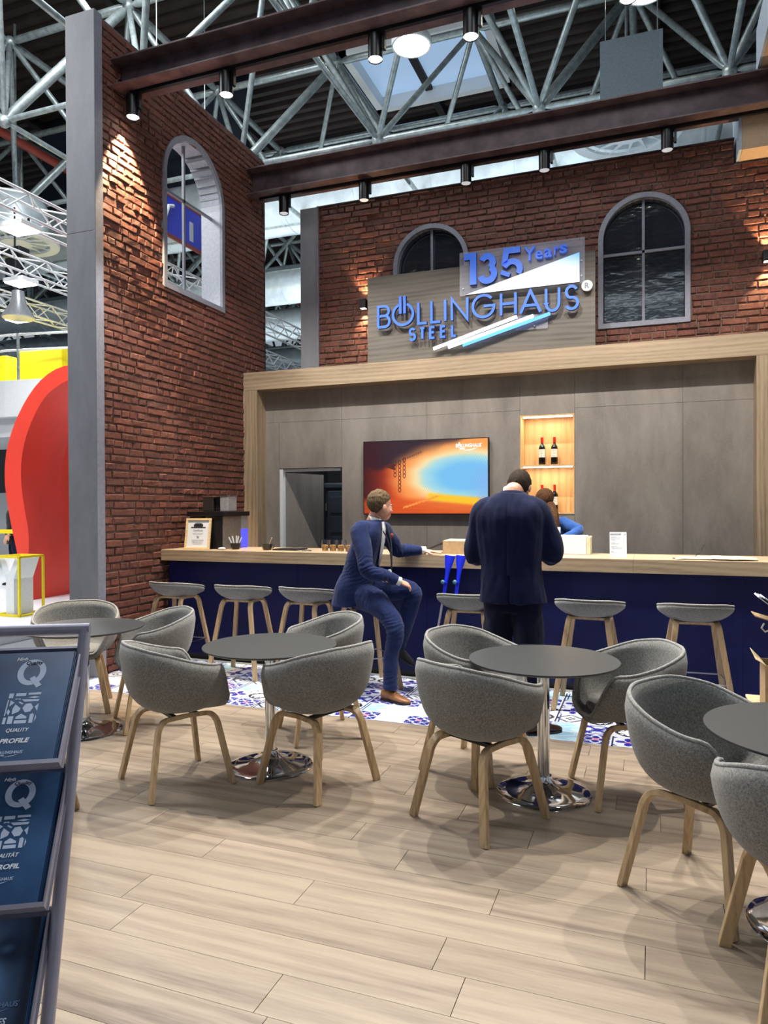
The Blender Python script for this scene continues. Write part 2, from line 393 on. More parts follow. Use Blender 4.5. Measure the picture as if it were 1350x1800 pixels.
# patterned tile-look strip in front of the bar
def tilecolor(kind, u, v):
    W_, B, L, K, P = (208, 214, 226), (44, 42, 150), (150, 196, 226), (28, 30, 46), (214, 130, 150)
    x, y = abs(u-.5)*2, abs(v-.5)*2; r = sqrt(x*x+y*y); a = atan2(y, x); m = cos(4*a)
    if max(x, y) > .93: return W_
    if kind == 0:
        if max(x, y) > .84: return B
        return P if r < .18 else (W_ if abs(r-.62-.18*m) < .09 or abs(x-y) < .07 else B)
    if kind == 1: return B if (.16 < r < .5+.28*m or r > 1.05) else (P if r < .16 else W_)
    if kind == 2: return L if (sin(9*u+4*sin(6*v)) > -.1) else (190, 216, 234)
    if kind == 3: return K if (abs(r-.75) < .09 or abs(x*y-.12) < .03) else W_
    if kind == 4: return (186, 196, 222) if (abs(sin(7*x)*sin(7*y)) > .45) else W_
    if kind == 5: return B if (abs(x-y) < .16 or abs(r-.9) < .1) else ((120, 130, 200) if r < .4 else W_)
    return K if (abs(x+y-.95) < .1 or (r < .3 and m > 0)) else W_
tb = MB(); cols = []; ts = .206; q = 18
rt_ = random.Random(11); x0, x1, y0, y1 = -4.78, 2.6, 4.845, 6.135
nx = int((x1-x0)/ts); ny = int((y1-y0)/(ts)+.99)
for i in range(nx):
    for j in range(ny):
        kd = rt_.choice([0, 0, 1, 1, 2, 3, 4, 4, 5, 6]); dk = rt_.random() < .5
        for a in range(q):
            for b in range(q):
                u0, u1, v0, v1 = [t/q for t in (a, a+1, b, b+1)]
                X0, X1, Y0, Y1 = x0+(i+u0)*ts, x0+(i+u1)*ts, y0+(j+v0)*ts, y0+(j+v1)*ts
                if Y0 > y1-.005: continue
                Y1 = min(Y1, y1)
                c = tilecolor(kd, (u0+u1)/2, (v0+v1)/2)
                if a == 0 and dk: c = (38, 42, 70)
                if a == 2 and dk and kd > 1: c = (60, 70, 130)
                tb.add([(X0, Y0, .0035), (X1, Y0, .0035), (X1, Y1, .0035), (X0, Y1, .0035)], [(0, 1, 2, 3)]); cols += [lin(c)]*4
tf = tb.build('floor_patterned', 'tile', colors=cols); struct(tf)
sol = tf.modifiers.new('thick', 'SOLIDIFY'); sol.thickness = .003; sol.offset = -1

# brick walls: every brick a chipped block standing out of the mortar
def brickwall(name, u0, u1, z0, z1, place, hole, seed, topfn=None, course=.0735, relief=.020):
    rg = random.Random(seed); mb = MB(); z = z0; k = 0; J = lambda a: rg.uniform(-a, a)
    while z < z1-.01:
        zz = min(z+course, z1); segs = [(u0, u1)]
        zm = (z+zz)/2
        for h in hole(zm): segs = [s for a, b in segs for s in ((a, min(b, h[0])), (max(a, h[1]), b)) if s[1]-s[0] > .015]
        for a, b in segs:
            mb.add([place(a, 0, z), place(b, 0, z), place(b, 0, zz), place(a, 0, zz)], [(0, 1, 2, 3)], 1)
            u = a - rg.uniform(0, .2); header = k % 2 == 1
            while u < b:
                ln = (.118 if header else .235)*rg.uniform(.86, 1.14)
                if rg.random() < .12: ln *= rg.choice([.55, 1.7]) if not header else 1.8
                p, q_ = max(u+.006+J(.002), a), min(u+ln-.006+J(.002), b); u += ln
                if q_-p < .02: continue
                zl, zh = z+.0085+J(.003), zz-.0075+J(.003); w = relief*rg.uniform(.55, 1.25); t1, t2 = J(.005), J(.005)
                c = .007
                back = [(p, -.002, zl), (q_, -.002, zl), (q_, -.002, zh), (p, -.002, zh)]
                mid = [(x+J(.003), w*.62, y+J(.003)) for x, _, y in back]
                um = (p+q_)/2
                fr = [(p+c+J(.003), w+t1, zl+c+J(.002)), (um, w+J(.004), zl+c+J(.004)), (q_-c+J(.003), w+t2, zl+c+J(.002)), (q_-c+J(.003), w+t2, zh-c+J(.002)), (um, w+J(.004), zh-c+J(.004)), (p+c+J(.003), w+t1, zh-c+J(.002))]
                vs = [place(*t) for t in back+mid+fr]
                mb.add(vs, [(0, 1, 5, 4), (1, 2, 6, 5), (2, 3, 7, 6), (3, 0, 4, 7), (4, 5, 10, 9, 8), (5, 6, 11, 10), (6, 7, 13, 12, 11), (7, 4, 8, 13), (8, 9, 12, 13), (9, 10, 11, 12)], 0)
        z += course; k += 1
    o = mb.build(name, ['brick', 'mortar']); struct(o); return o
def archhole(c, r, zb, zs):
    def f(z):
        if z < zb: return []
        if z <= zs: return [(c-r, c+r)]
        if z < zs+r: h = sqrt(max(r*r-(z-zs)**2, 0)); return [(c-h, c+h)]
        return []
    return f
LX = -4.80; LC, LR, LB, LS = 6.80, .57, 3.87, 5.08
lh = archhole(LC, LR-.03, LB+.03, LS)
brickwall('wall_left', 5.25, 8.34, 0, 6.10, lambda u, w, z: (LX+w, u, z), lh, 5)
BY = 8.40; WC3, WR, WB, WS = -.082, .476, 3.53, 4.51; WC2 = -2.515
h2, h3 = archhole(WC2, WR-.03, WB+.03, WS), archhole(WC3, WR-.03, WB+.03, WS)
brickwall('wall_back', -4.02, 2.4, 3.16, 5.41, lambda u, w, z: (u, BY-w, z), lambda z: h2(z)+h3(z)+([(.82, 2.5)] if z > 5.16 else []), 9)
# wall cores with the same openings
def core(name, u0, u1, z0, z1, mapf, t, hole, mat, n=90):
    mb = MB()
    for i in range(n):
        a, b = z0+(z1-z0)*i/n, z0+(z1-z0)*(i+1)/n; segs = [(u0, u1)]
        for h in hole((a+b)/2): segs = [s for p, q_ in segs for s in ((p, min(q_, h[0])), (max(p, h[1]), q_)) if s[1]-s[0] > .01]
        for p, q_ in segs:
            c = [mapf(p, 0, a), mapf(q_, 0, a), mapf(q_, 0, b), mapf(p, 0, b)]; d = [mapf(p, t, a), mapf(q_, t, a), mapf(q_, t, b), mapf(p, t, b)]
            mb.add(c+d, [(0, 1, 2, 3), (7, 6, 5, 4), (0, 4, 5, 1), (1, 5, 6, 2), (2, 6, 7, 3), (3, 7, 4, 0)])
    return struct(mb.build(name, mat))
core('wall_left_core', 5.25, 8.34, 0, 6.098, lambda u, w, z: (LX-.004-w, u, z), .262, lh, 'pillar')
core('wall_back_core', -4.02, 2.4, 3.16, 5.408, lambda u, w, z: (u, BY+.004+w, z), .30, lambda z: h2(z)+h3(z)+([(.82, 2.5)] if z > 5.16 else []), 'pillar')
tr = MB().box(-5.06, -4.795, 8.34, 8.375, 0, 6.1); struct(tr.build('trim_1', 'blackm', bevel=.003))
tr = MB().box(-4.83, -4.80, 5.26, 8.34, 6.10, 6.125); struct(tr.build('trim_2', 'rustlight'))
p = MB().box(-5.062, -4.73, 5.2, 5.25, 0, 4.08).box(-5.062, -4.73, 5.2, 5.25, 4.083, 6.085)
struct(p.build('wall_left_end', 'pillar', bevel=.003))
struct(boxo('trim_3', 'greytrim', -4.757, -4.728, 5.201, 5.30, 0, 6.086, bevel=.002))
struct(boxo('wall_back_end', 'pillar', -4.276, -4.03, 8.38, 8.70, 3.1, 5.42, bevel=.003))
struct(boxo('trim_4', 'greytrim', -4.03, -4.012, 8.36, 8.70, 3.1, 5.42))
struct(boxo('trim_5', 'rust', -4.02, .82, 8.38, 8.70, 5.408, 5.425))

def archpts(c, r, zb, zs, n=24): return [(c-r, zb)]+[(c-r*cos(pi*i/n), zs+r*sin(pi*i/n)) for i in range(n+1)]+[(c+r, zb)]
def window(name, mapf, c, r, zb, zs, depth, gl, mull, glassmat, hz):
    """mapf(u, w, z): w grows into the wall"""
    def P(mb, pts2, w0, w1, width):
        # closed profile ring between outline r and r-width
        o = archpts(c, r, zb, zs); i = archpts(c, r-width, zb+width, zs); n = len(o)
        vs = [mapf(u, w0, z) for u, z in o]+[mapf(u, w0, z) for u, z in i]+[mapf(u, w1, z) for u, z in o]+[mapf(u, w1, z) for u, z in i]
        fs = []
        for k in range(n):
            j = (k+1) % n; fs += [(k, j, n+j, n+k), (2*n+k, 3*n+k, 3*n+j, 2*n+j), (k, 2*n+k, 2*n+j, j), (n+k, n+j, 3*n+j, 3*n+k)]
        mb.add(vs, fs)
    mb = MB(); P(mb, None, -.035, .0, .055); w = mb.build(name, 'greytrim'); struct(w)
    mb = MB(); P(mb, None, .0, depth, .035); rv = mb.build('reveal', 'reveal', w)
    P2 = MB()
    t = .014
    P2.add([mapf(c-t, mull-t, zb), mapf(c+t, mull-t, zb), mapf(c+t, mull-t, zs+r-.02), mapf(c-t, mull-t, zs+r-.02), mapf(c-t, mull+t, zb), mapf(c+t, mull+t, zb), mapf(c+t, mull+t, zs+r-.02), mapf(c-t, mull+t, zs+r-.02)], [(0, 3, 2, 1), (4, 5, 6, 7), (0, 1, 5, 4), (1, 2, 6, 5), (2, 3, 7, 6), (3, 0, 4, 7)])
    P2.add([mapf(c-r+.02, mull-t, hz-t), mapf(c+r-.02, mull-t, hz-t), mapf(c+r-.02, mull-t, hz+t), mapf(c-r+.02, mull-t, hz+t), mapf(c-r+.02, mull+t, hz-t), mapf(c+r-.02, mull+t, hz-t), mapf(c+r-.02, mull+t, hz+t), mapf(c-r+.02, mull+t, hz+t)], [(0, 3, 2, 1), (4, 5, 6, 7), (0, 1, 5, 4), (1, 2, 6, 5), (2, 3, 7, 6), (3, 0, 4, 7)])
    P2.build('glazing_bar', 'greytrim', w)
    if glassmat:
        pt = archpts(c, r-.03, zb+.03, zs); n = len(pt)
        g = MB().add([mapf(u, gl, z) for u, z in pt]+[mapf(u, gl+.008, z) for u, z in pt], [tuple(range(n)), tuple(range(2*n-1, n-1, -1))]+[(k, n+k, n+(k+1) % n, (k+1) % n) for k in range(n)])
        g.build('pane', glassmat, w)
    return w
window('window_1', lambda u, w, z: (LX-w, u, z), LC, LR, LB, LS, .27, .2, .135, None, 5.0)
window('window_2', lambda u, w, z: (u, BY+w, z), WC2, WR, WB, WS, .10, .085, .05, 'winglass', 4.42)
window('window_3', lambda u, w, z: (u, BY+w, z), WC3, WR, WB, WS, .10, .085, .05, 'winglass', 4.36)

# grey panel wall behind the bar with doorway and niche opening
pw = MB(); GY = 8.02; g_ = .0015
def panel(a, b, c, d): pw.box(a+g_, b-g_, GY, GY+.025, c+g_, d-g_)
panel(-4.60, -4.405, 0, 2.62); panel(-4.60, -3.542, 2.62, 3.1); panel(-4.405, -3.542, 2.04, 2.62)
panel(-3.542, -2.46, 0, 2.62); panel(-3.542, -2.46, 2.62, 3.1); panel(-2.46, -1.373, 0, 2.62); panel(-2.46, -1.373, 2.62, 3.1)
panel(-1.373, -.782, 0, 1.465); panel(-1.373, -.782, 2.562, 3.1); panel(-.782, .302, 0, 2.62); panel(-.782, .302, 2.62, 3.1); panel(.302, .97, 0, 2.62); panel(.302, .97, 2.62, 3.1)
struct(pw.build('wall_bar', 'concrete'))
pb = MB().box(-4.6, -4.42, 8.046, 8.1, 0, 3.1).box(-3.53, -1.40, 8.046, 8.1, 0, 3.1).box(-.75, .97, 8.046, 8.1, 0, 3.1).box(-4.6, -3.5, 8.046, 8.1, 2.06, 3.1).box(-1.4, -.75, 8.046, 8.1, 2.6, 3.1).box(-1.4, -.75, 8.046, 8.1, 0, 1.43)
struct(pb.build('wall_bar_core', 'darkroom'))
area('storeroom_fill', (-3.9, 8.6, 3.0), .4, 14, (.85, .92, 1), (-3.9, 8.9, 0))  # unseen fill, added to bring out the locker and door leaf
# storeroom behind the doorway
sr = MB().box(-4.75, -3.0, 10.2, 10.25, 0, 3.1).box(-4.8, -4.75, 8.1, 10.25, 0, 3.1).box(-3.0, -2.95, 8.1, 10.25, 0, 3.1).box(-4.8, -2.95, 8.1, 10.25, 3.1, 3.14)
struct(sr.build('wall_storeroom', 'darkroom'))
d = MB().box(-4.405, -4.36, 8.03, 8.10, 0, 2.035).box(-4.36, -3.57, 8.05, 8.10, 2.0, 2.035); door = struct(d.build('door_1', 'white'))
dl = MB(); dl.T = M4.Translation((-4.352, 8.104, 0)) @ M4.Rotation(R(79), 4, 'Z'); dl.box(0, .80, 0, .04, .01, 1.99); leaf = dl.build('door_leaf', 'concrete', door)
hd = MB(); hd.T = dl.T.copy(); hd.tube([(.74, -.0, 1.05), (.74, -.05, 1.05), (.64, -.055, 1.05)], .009); hd.box(.72, .76, -.008, 0, .98, 1.12); hd.build('door_handle', 'steel', door)
pf = thing('portal_frame', 'wide pale oak portal frame around the grey wall behind the bar', 'frame', (-1.8, 7.8, 0))
def sub(mb, name, mat, par, **k):
    """build in world coordinates under an unrotated thing"""
    off = par.location; mb.v = [(x-off.x, y-off.y, z-off.z) for x, y, z in mb.v]; return mb.build(name, mat, par, **k)
sub(MB().box(-4.795, 2.6, 7.80, 8.06, 3.01, 3.233), 'lintel', 'oak', pf, bevel=.002)
sub(MB().box(-4.795, -4.594, 7.80, 8.06, 0, 3.009), 'upright', 'oakz', pf, bevel=.002)
sub(MB().box(.957, 1.16, 7.80, 8.06, 0, 3.009), 'upright', 'oakz', pf, bevel=.002)
struct(boxo('wall_right_of_portal', 'concrete', 1.16, 2.6, 8.0, 8.1, 0, 3.01))
struct(boxo('trim_6', 'oak', -4.6, 2.6, 8.06, 8.40, 3.12, 3.20))

# steel I-beams with track spotlights
def ibeam(label, y, x0, x1, z0=5.54, z1=5.80, w=.30):
    t = thing('steel_beam', label, 'beam', (x0, y, z0)); f = .016
    sub(MB().box(x0, x1, y-w/2, y+w/2, z1-f, z1), 'top_flange', 'rustlight', t, bevel=.002)
    sub(MB().box(x0, x1, y-w/2, y+w/2, z0, z0+f), 'bottom_flange', 'rustlight', t, bevel=.002)
    sub(MB().box(x0+.03, x1, y-.02, y+.02, z0+f, z1-f), 'web', 'rust', t)
    sub(MB().box(x0+.12, x1-.3, y-.018, y+.018, z0-.03, z0), 'lamp_track', 'blackm', t)
    return t
ibeam('dark brown steel beam nearest the viewer, carrying the lit spotlights', 5.62, -4.79, 2.4)
ibeam('dark brown steel beam just in front of the upper brick wall', 8.03, -4.79, 2.4, 5.49, 5.82)
def spotlight(label, x, y, ztop, lit, zb=5.30, tilt=(0, 0), r=.062):
    t = thing('track_spotlight', label, 'spotlight', (x, y, zb), 0, 'track spotlights under the beams')
    h = .20
    b = MB().lathe([(.001, 0.012), (r*.86, .012), (r, 0), (r, h), (r*.9, h+.004), (.001, h+.004)], n=24); b.build('lamp_body', 'blackm', t, smooth=True)
    MB().lathe([(.001, .006), (r*.84, .006), (r*.84, .011), (.001, .011)], n=24).build('lens', 'lamp' if lit else 'lensoff', t)
    MB().box(r+.004, r+.028, -.02, .02, h*.35, ztop-zb).box(-.005, r+.02, -.012, .012, h*.4, h*.62).box(-.06, .075, -.017, .017, ztop-zb-.022, ztop-zb).build('bracket', 'blackm', t)
    return t
b1 = [(-4.65, 'lit spotlight under the near beam, closest to the left brick wall', (-4.95, 5.70, 3.6), 620, 62),
      (-3.61, 'lit spotlight under the near beam, second from the left brick wall', (-3.3, 4.6, 0), 390, 84),
      (-2.16, 'lit spotlight under the near beam, left of the round hall lamp', (-1.9, 4.3, 0), 390, 84),
      (-1.345, 'lit spotlight under the near beam, right of the round hall lamp', (-1.0, 4.2, 0), 390, 84),
      (-.157, 'lit spotlight under the near beam, hanging at the top edge above the grey panel', (0, 4.2, 0), 390, 84)]
for x, lb, tg, pw_, an in b1:
    spotlight(lb, x, 5.62, 5.51, True, 5.29)
    spot('track_spot_light', (x, 5.62, 5.28), tg, pw_, an, .35, (1, .74, .44) if an < 70 else (1, .94, .85))
spot('track_spot_light', (1.1, 5.67, 5.30), (.8, 4.0, 0), 390, 84, .35, (1, .94, .85))
b2 = [(-4.325, 'small black spotlight under the far beam, beside the left brick wall'),
      (-3.24, 'small black spotlight under the far beam, above the left end of the back brick wall'),
      (-1.983, 'small black spotlight under the far beam, above the half-round window'),
      (-1.10, 'small black spotlight under the far beam, above the lit white wedge'),
      (.156, 'small black spotlight under the far beam, above the tall arched window')]
for x, lb in b2: spotlight(lb, x, 8.03, 5.46, False, 5.24)
for x in (-3.8, -2.6, -1.4, -.2, .9):   # lamps of the near beam turned to the bar wall
    spot('bar_wall_light', (x, 5.70, 5.28), (x, 8.0, 1.4), 190, 78, .6, (1, .95, .89), .02)

# pale canopy on the right
cn = thing('canopy_slab', 'pale boxed canopy edge above the right end of the brick wall', 'canopy', (.84, 8.1, 5.16))
M['canopy'] = plain('tan_canopy', (196, 170, 140), .6, noise_amt=.03); M['canopyside'] = plain('pale_canopy_edge', (176, 190, 206), .6, noise_amt=.02)
sub(MB().box(.866, 3, 8.11, 8.72, 5.162, 5.86), 'rear_box', 'canopy', cn)
sub(MB().box(.836, .864, 8.11, 8.72, 5.164, 5.86), 'rear_edge', 'canopyside', cn)
sub(MB().box(1.014, 3, 3.0, 8.05, 5.862, 6.3), 'front_box', 'canopy', cn)
sub(MB().box(.985, 1.012, 3.0, 8.05, 5.864, 6.3), 'front_edge', 'canopyside', cn)

# up and down wall lights on the brick
def sconce(label, x, y, z, pw_=26):
    t = thing('wall_light', label, 'wall light', (x, y, z), 0, 'up and down lights on the brick wall')
    MB().box(-.045, .045, -.10, -.01, -.055, .055).build('housing', 'blackm', t, bevel=.004)
    MB().box(-.03, .03, -.085, -.025, .0552, .057).build('upper_lens', 'lampwarm', t); MB().box(-.03, .03, -.085, -.025, -.057, -.0552).build('lower_lens', 'lampwarm', t)
    MB().box(-.03, .03, -.0105, .02, -.04, .04).build('back_plate', 'blackm', t)
    for s in (1, -1): spot('wall_wash', (x, y-.05, z+s*.065), (x, y+.012, z+s*.9), pw_, 75, .5, (1, .66, .34), .012)
    return t
sconce('small dark wall light on brick at the left edge of the sign board', -3.37, BY-.028, 4.085)
sconce('small dark wall light on brick at the right picture edge', 1.12, BY-.028, 4.12, 34)

# ================================================================== HALL ABOVE AND BEHIND
rf = MB(); y = -30.0; k = 0
while y < 44:
    z = 13.6; rf.add([(-34, y, z), (24, y, z), (24, y+.16, z), (-34, y+.16, z)], [(0, 1, 2, 3)]); rf.add([(-34, y+.16, z), (24, y+.16, z), (24, y+.21, z+.12), (-34, y+.21, z+.12)], [(0, 1, 2, 3)])
    rf.add([(-34, y+.21, z+.12), (24, y+.21, z+.12), (24, y+.35, z+.12), (-34, y+.35, z+.12)], [(0, 1, 2, 3)]); rf.add([(-34, y+.35, z+.12), (24, y+.35, z+.12), (24, y+.40, z), (-34, y+.40, z)], [(0, 1, 2, 3)]); y += .40
struct(rf.build('ceiling', 'roof'))
rb = MB()
for yy in range(-30, 44, 5): rb.box(-34, 24, yy+1.2, yy+1.55, 13.2, 13.62)
for xx in range(-30, 24, 6): rb.box(xx, xx+.2, -30, 44, 13.35, 13.62)
struct(rb.build('ceiling_beams', 'roofdark'))
S_ = 3.23; NX = lambda k: -1.97+S_*k; NYb = lambda m: 13.65+S_*m; ZB, ZT = 9.0, 11.85
sf = thing('roof_space_frame', 'galvanised tube space frame carrying the hall roof', 'roof truss', (NX(0), NYb(0), ZB))
tubes = []; nodes = []
def inx(a, b): return True
for k in range(-9, 7):
    for m in range(-4, 9):
        B_ = V((NX(k), NYb(m), ZB)); nodes.append(B_)
        T_ = V((NX(k)+S_/2, NYb(m)+S_/2, ZT)); nodes.append(T_)
        tubes.append(('bottom_chord', B_, V((NX(k+1), NYb(m), ZB)), .055)); tubes.append(('bottom_chord', B_, V((NX(k), NYb(m+1), ZB)), .055))
        tubes.append(('top_chord', T_, T_+V((S_, 0, 0)), .08)); tubes.append(('top_chord', T_, T_+V((0, S_, 0)), .08))
        for dx in (0, -1):
            for dy in (0, -1):
                if m+dy < -4: continue
                t = V((NX(k+dx)+S_/2, NYb(m+dy)+S_/2, ZT)); tubes.append(('diagonal_brace', B_, t, .095 if (dx, dy) in ((0, 0),) and (k+m) % 2 == 0 else .06))
cp = V((0, 0, 1.56))
def seen(p):
    d = p-cp; z = d.dot(fw)
    if z < 1: return 99
    return max(abs(d.dot(rt)/z)*1259/675, abs(d.dot(up)/z)*1259/900)
cand = []; rest = MB()
for nm, a, b, r in tubes:
    e = (a+b)/2; vis = min(seen(a), seen(b), seen(e)); cand.append(((e-cp).length/r if vis < 1.02 else 1e6, nm, a, b, r))
cand.sort(key=lambda c: c[0])
cnt = {}
def tubemesh(mb, a, b, r):
    d = (b-a).normalized(); e0, e1 = a+d*.10, b-d*.10
    mb.tube([e0, e0+d*.12, e1-d*.12, e1], [r*.45, r, r, r*.45], n=10)
for s_, nm, a, b, r in cand:
    cnt[nm] = cnt.get(nm, 0)+1
    if cnt[nm] <= 90 and s_ < 1e6: mb = MB(); tubemesh(mb, a, b, r); sub(mb, nm, 'galv', sf, smooth=True)
    elif s_ < 1e6 or (b-cp).length < 50: tubemesh(rest, a, b, r)
tag(sub(rest, 'far_tubes', 'galv', sf, smooth=True), kind='stuff')
nb = MB()
for p_ in nodes: nb.ell(p_, (.13, .13, .13), n=10, k=6)
tag(sub(nb, 'node_joints', 'galv', sf, smooth=True), kind='stuff')

# skylight, ducts, diffusers, hanging things
sk = MB().box(-7.3, -3.8, 17.1, 19.6, 13.45, 13.55); sko = sk.build('skylight', 'skylight'); tag(sko, 'pale blue roof skylight behind the near beam', 'skylight')
fr_ = MB().box(-7.5, -7.3, 16.9, 19.8, 13.1, 13.59).box(-3.8, -3.6, 16.9, 19.8, 13.1, 13.59).box(-7.5, -3.6, 16.9, 17.1, 13.1, 13.59).box(-7.5, -3.6, 19.6, 19.8, 13.1, 13.59); fr_.build('skylight_frame', 'white', sko)
for yy, zz, rr, lb in ((17.2, 9.75, .85, 'nearest big silver foil duct, seen above the brick wall'), (20.6, 8.7, .6, 'second silver foil duct, across the gap beside the left wall'), (25.2, 8.75, .6, 'third silver foil duct, lower in the gap beside the left wall'),
                       (31, 8.6, .65, 'fourth silver foil duct, far back in the hall'), (38, 8.5, .7, 'farthest silver foil duct, deep in the hall')):
    d_ = MB().tube([(-34, yy, zz), (20, yy, zz)], rr, n=28)
    for xx in range(-33, 20, 2): d_.tube([(xx, yy, zz), (xx+.06, yy, zz)], rr+.012, n=28)
    tag(d_.build('air_duct', 'duct', smooth=True), lb, 'duct', 'silver ducts under the hall roof')
db = MB()
for yy, zz in ((-9, 9.0), (-13.5, 8.6), (-19, 8.9)): db.tube([(-30, yy, zz), (20, yy, zz)], .6, n=24)  # unseen ducts behind the viewer, added for the windows to reflect
struct(db.build('reflection_ducts', 'duct', smooth=True))
def diffuser(label, x, y, z, r=1.0, dh=.9):
    t = thing('air_diffuser', label, 'air diffuser', (x, y, z), 0, 'round air diffusers')
    MB().rings([[(a*cos(2*pi*i/40), a*sin(2*pi*i/40), h) for i in range(40)] for a, h in ((r, 0), (r*1.02, .06), (r*.78, .06), (r*.78, 0))], closed=True, cap=False).build('outer_ring', 'white', t, smooth=True)
    v_ = MB()
    for i in range(14):
        a = 2*pi*i/14; v_.add([(r*.36*cos(a-.1), r*.36*sin(a-.1), .02), (r*.36*cos(a+.13), r*.36*sin(a+.13), .02), (r*.8*cos(a+.22), r*.8*sin(a+.22), .02), (r*.36*cos(a-.1), r*.36*sin(a-.1), .04), (r*.36*cos(a+.13), r*.36*sin(a+.13), .04), (r*.8*cos(a+.22), r*.8*sin(a+.22), .04)], [(0, 2, 1), (3, 4, 5), (0, 1, 4, 3), (1, 2, 5, 4), (2, 0, 3, 5)])
    v_.build('vanes', 'white', t)
    MB().lathe([(.001, 0), (r*.36, 0), (r*.36, .08), (.001, .08)]).build('hub', 'white', t, smooth=True)
    MB().lathe([(r*.74, .1), (r*.74, dh), (r*.6, dh+.2), (.001, dh+.2)]).build('drum', 'duct', t, smooth=True); MB().tube([(0, 0, dh+.15), (0, 0, 13.15-z)], .03, n=8).build('hanging_rod', 'galv', t, smooth=True)
diffuser('round white star-vaned air diffuser above the back brick wall', -.45, 14.75, 8.75, 1.05, .15)
diffuser('round white star-vaned air diffuser at the left edge of the hall', -14.3, 13.1, 7.9, .95)
def hang(name, mb, mat, label, cat, **k): o = mb.build(name, mat, **k); tag(o, label, cat); return o
hang('acoustic_panel', MB().box(-.67, .15, 10.5, 10.54, 7.21, 8.04), 'greypanel', 'square grey panel hanging above the far beam', 'panel')
wr = MB()
for xx in (-.6, .08): wr.box(xx-.006, xx+.006, 10.514, 10.526, 8.04, 13.4)
hang('suspension_wires', wr, 'galv', 'thin wires the square grey panel hangs from', 'wires')
hang('roof_backdrop', MB().box(-18, -10.6, 17.5, 17.7, 10.5, 18.5), 'navyhang', 'dark blue black backdrop high in the upper left corner', 'backdrop')
hang('sprinkler_pipe', MB().tube([(-15.3, 6, 11), (-15.3, 34, 11)], .11, n=12), 'redpipe', 'red pipe running under the roof behind the left pillar', 'pipe', smooth=True)
def boxtruss(label, x, y0, y1, z, s=.3):
    t = thing('lighting_truss', label, 'truss', (x, y0, z), 0, 'aluminium lighting trusses over the neighbouring booth')
    h = s/2
    for dx, dz in ((-h, -h), (h, -h), (-h, h), (h, h)): sub(MB().tube([(x+dx, y0, z+dz), (x+dx, y1, z+dz)], .026, n=8), 'chord', 'white', t, smooth=True)
    lc = MB(); n = int((y1-y0)/.45)
    for i in range(n):
        a, b = y0+(y1-y0)*i/n, y0+(y1-y0)*(i+1)/n; s1 = h if i % 2 else -h
        for dx in (-h, h): lc.tube([(x+dx, a, z-s1), (x+dx, b, z+s1)], .014, n=6)
        for dz in (-h, h): lc.tube([(x-s1, a, z+dz), (x+s1, b, z+dz)], .014, n=6)
    sub(lc, 'lacing', 'white', t, smooth=True)
boxtruss('upper aluminium lighting truss left of the pillar', -9.45, 6, 22, 6.36, .38)
boxtruss('lower aluminium lighting truss left of the pillar', -11.95, 7, 26, 6.46, .38)
boxtruss('far aluminium lighting truss low in the left hall', -14.8, 9, 30, 6.6, .38)
def flood(label, x, y, z, s=.26):
    t = thing('flood_light', label, 'flood light', (x, y, z), 0, 'white flood lights on the trusses')
    MB().box(-s, s, -s*.8, s*.8, .02, .10).build('housing', 'white', t, bevel=.01); MB().box(-s*.9, s*.9, -s*.7, s*.7, 0, .019).build('lens', 'lamp', t)
    MB().tube([(.19, 0, .06), (.19, 0, .18)], .02).build('clamp', 'blackm', t); area('flood_lamp', (x, y, z-.02), .4, 90, (.95, .98, 1), (x+.4, y+1.0, 0))
flood('bright white flood light under the upper truss', -9.45, 8.72, 5.98); flood('bright white flood light under the lower truss', -11.95, 11.05, 6.08); flood('bright white flood light under the far truss', -14.8, 13.6, 6.22)
def highbay(label, x, y, z, r=.34):
    t = thing('hall_lamp', label, 'hall lamp', (x, y, z), 0, 'round lamps of the hall roof')
    MB().lathe([(.001, 0), (r*.9, .0), (r*.94, .02), (.001, .02)]).build('lens', 'lamp', t)
    MB().lathe([(r, 0.0), (r*1.02, .1), (r*.55, .38), (.06, .42), (.001, .42)]).build('housing', 'white', t, smooth=True)
    MB().tube([(0, 0, .4), (0, 0, 3.5)], .012).build('cable', 'blackm', t)
highbay('round glaring hall lamp half hidden behind the near beam', -3.85, 11.75, 9.45); highbay('round glaring hall lamp at the top edge above the grey panel', -.08, 12.0, 9.6)
t = thing('moving_head_spotlight', 'black stage spotlight hanging by a chain left of the pillar', 'stage light', (-12.6, 11.5, 6.6))
MB().box(-.28, .28, -.14, .14, .25, .43).build('base', 'black', t, bevel=.03); MB().box(-.16, .16, -.12, .12, -.30, .22).build('lamp_head', 'black', t, bevel=.03); MB().tube([(0, 0, .43), (0, 0, 1.3)], .02).build('chain', 'blackm', t)
t = thing('cone_pendant_light', 'grey cone shaped pendant lamp left of the pillar', 'pendant light', (-13.6, 12.5, 5.9))
MB().lathe([(.34, 0), (.36, .02), (.16, .36), (.13, .62), (.001, .64)], n=28).build('shade', 'silverpl', t, smooth=True); MB().lathe([(.001, .012), (.3, .012), (.3, .02), (.001, .02)]).build('bulb', 'lamp', t); MB().tube([(0, 0, .62), (0, 0, 1.5)], .02).build('rod', 'blackm', t)
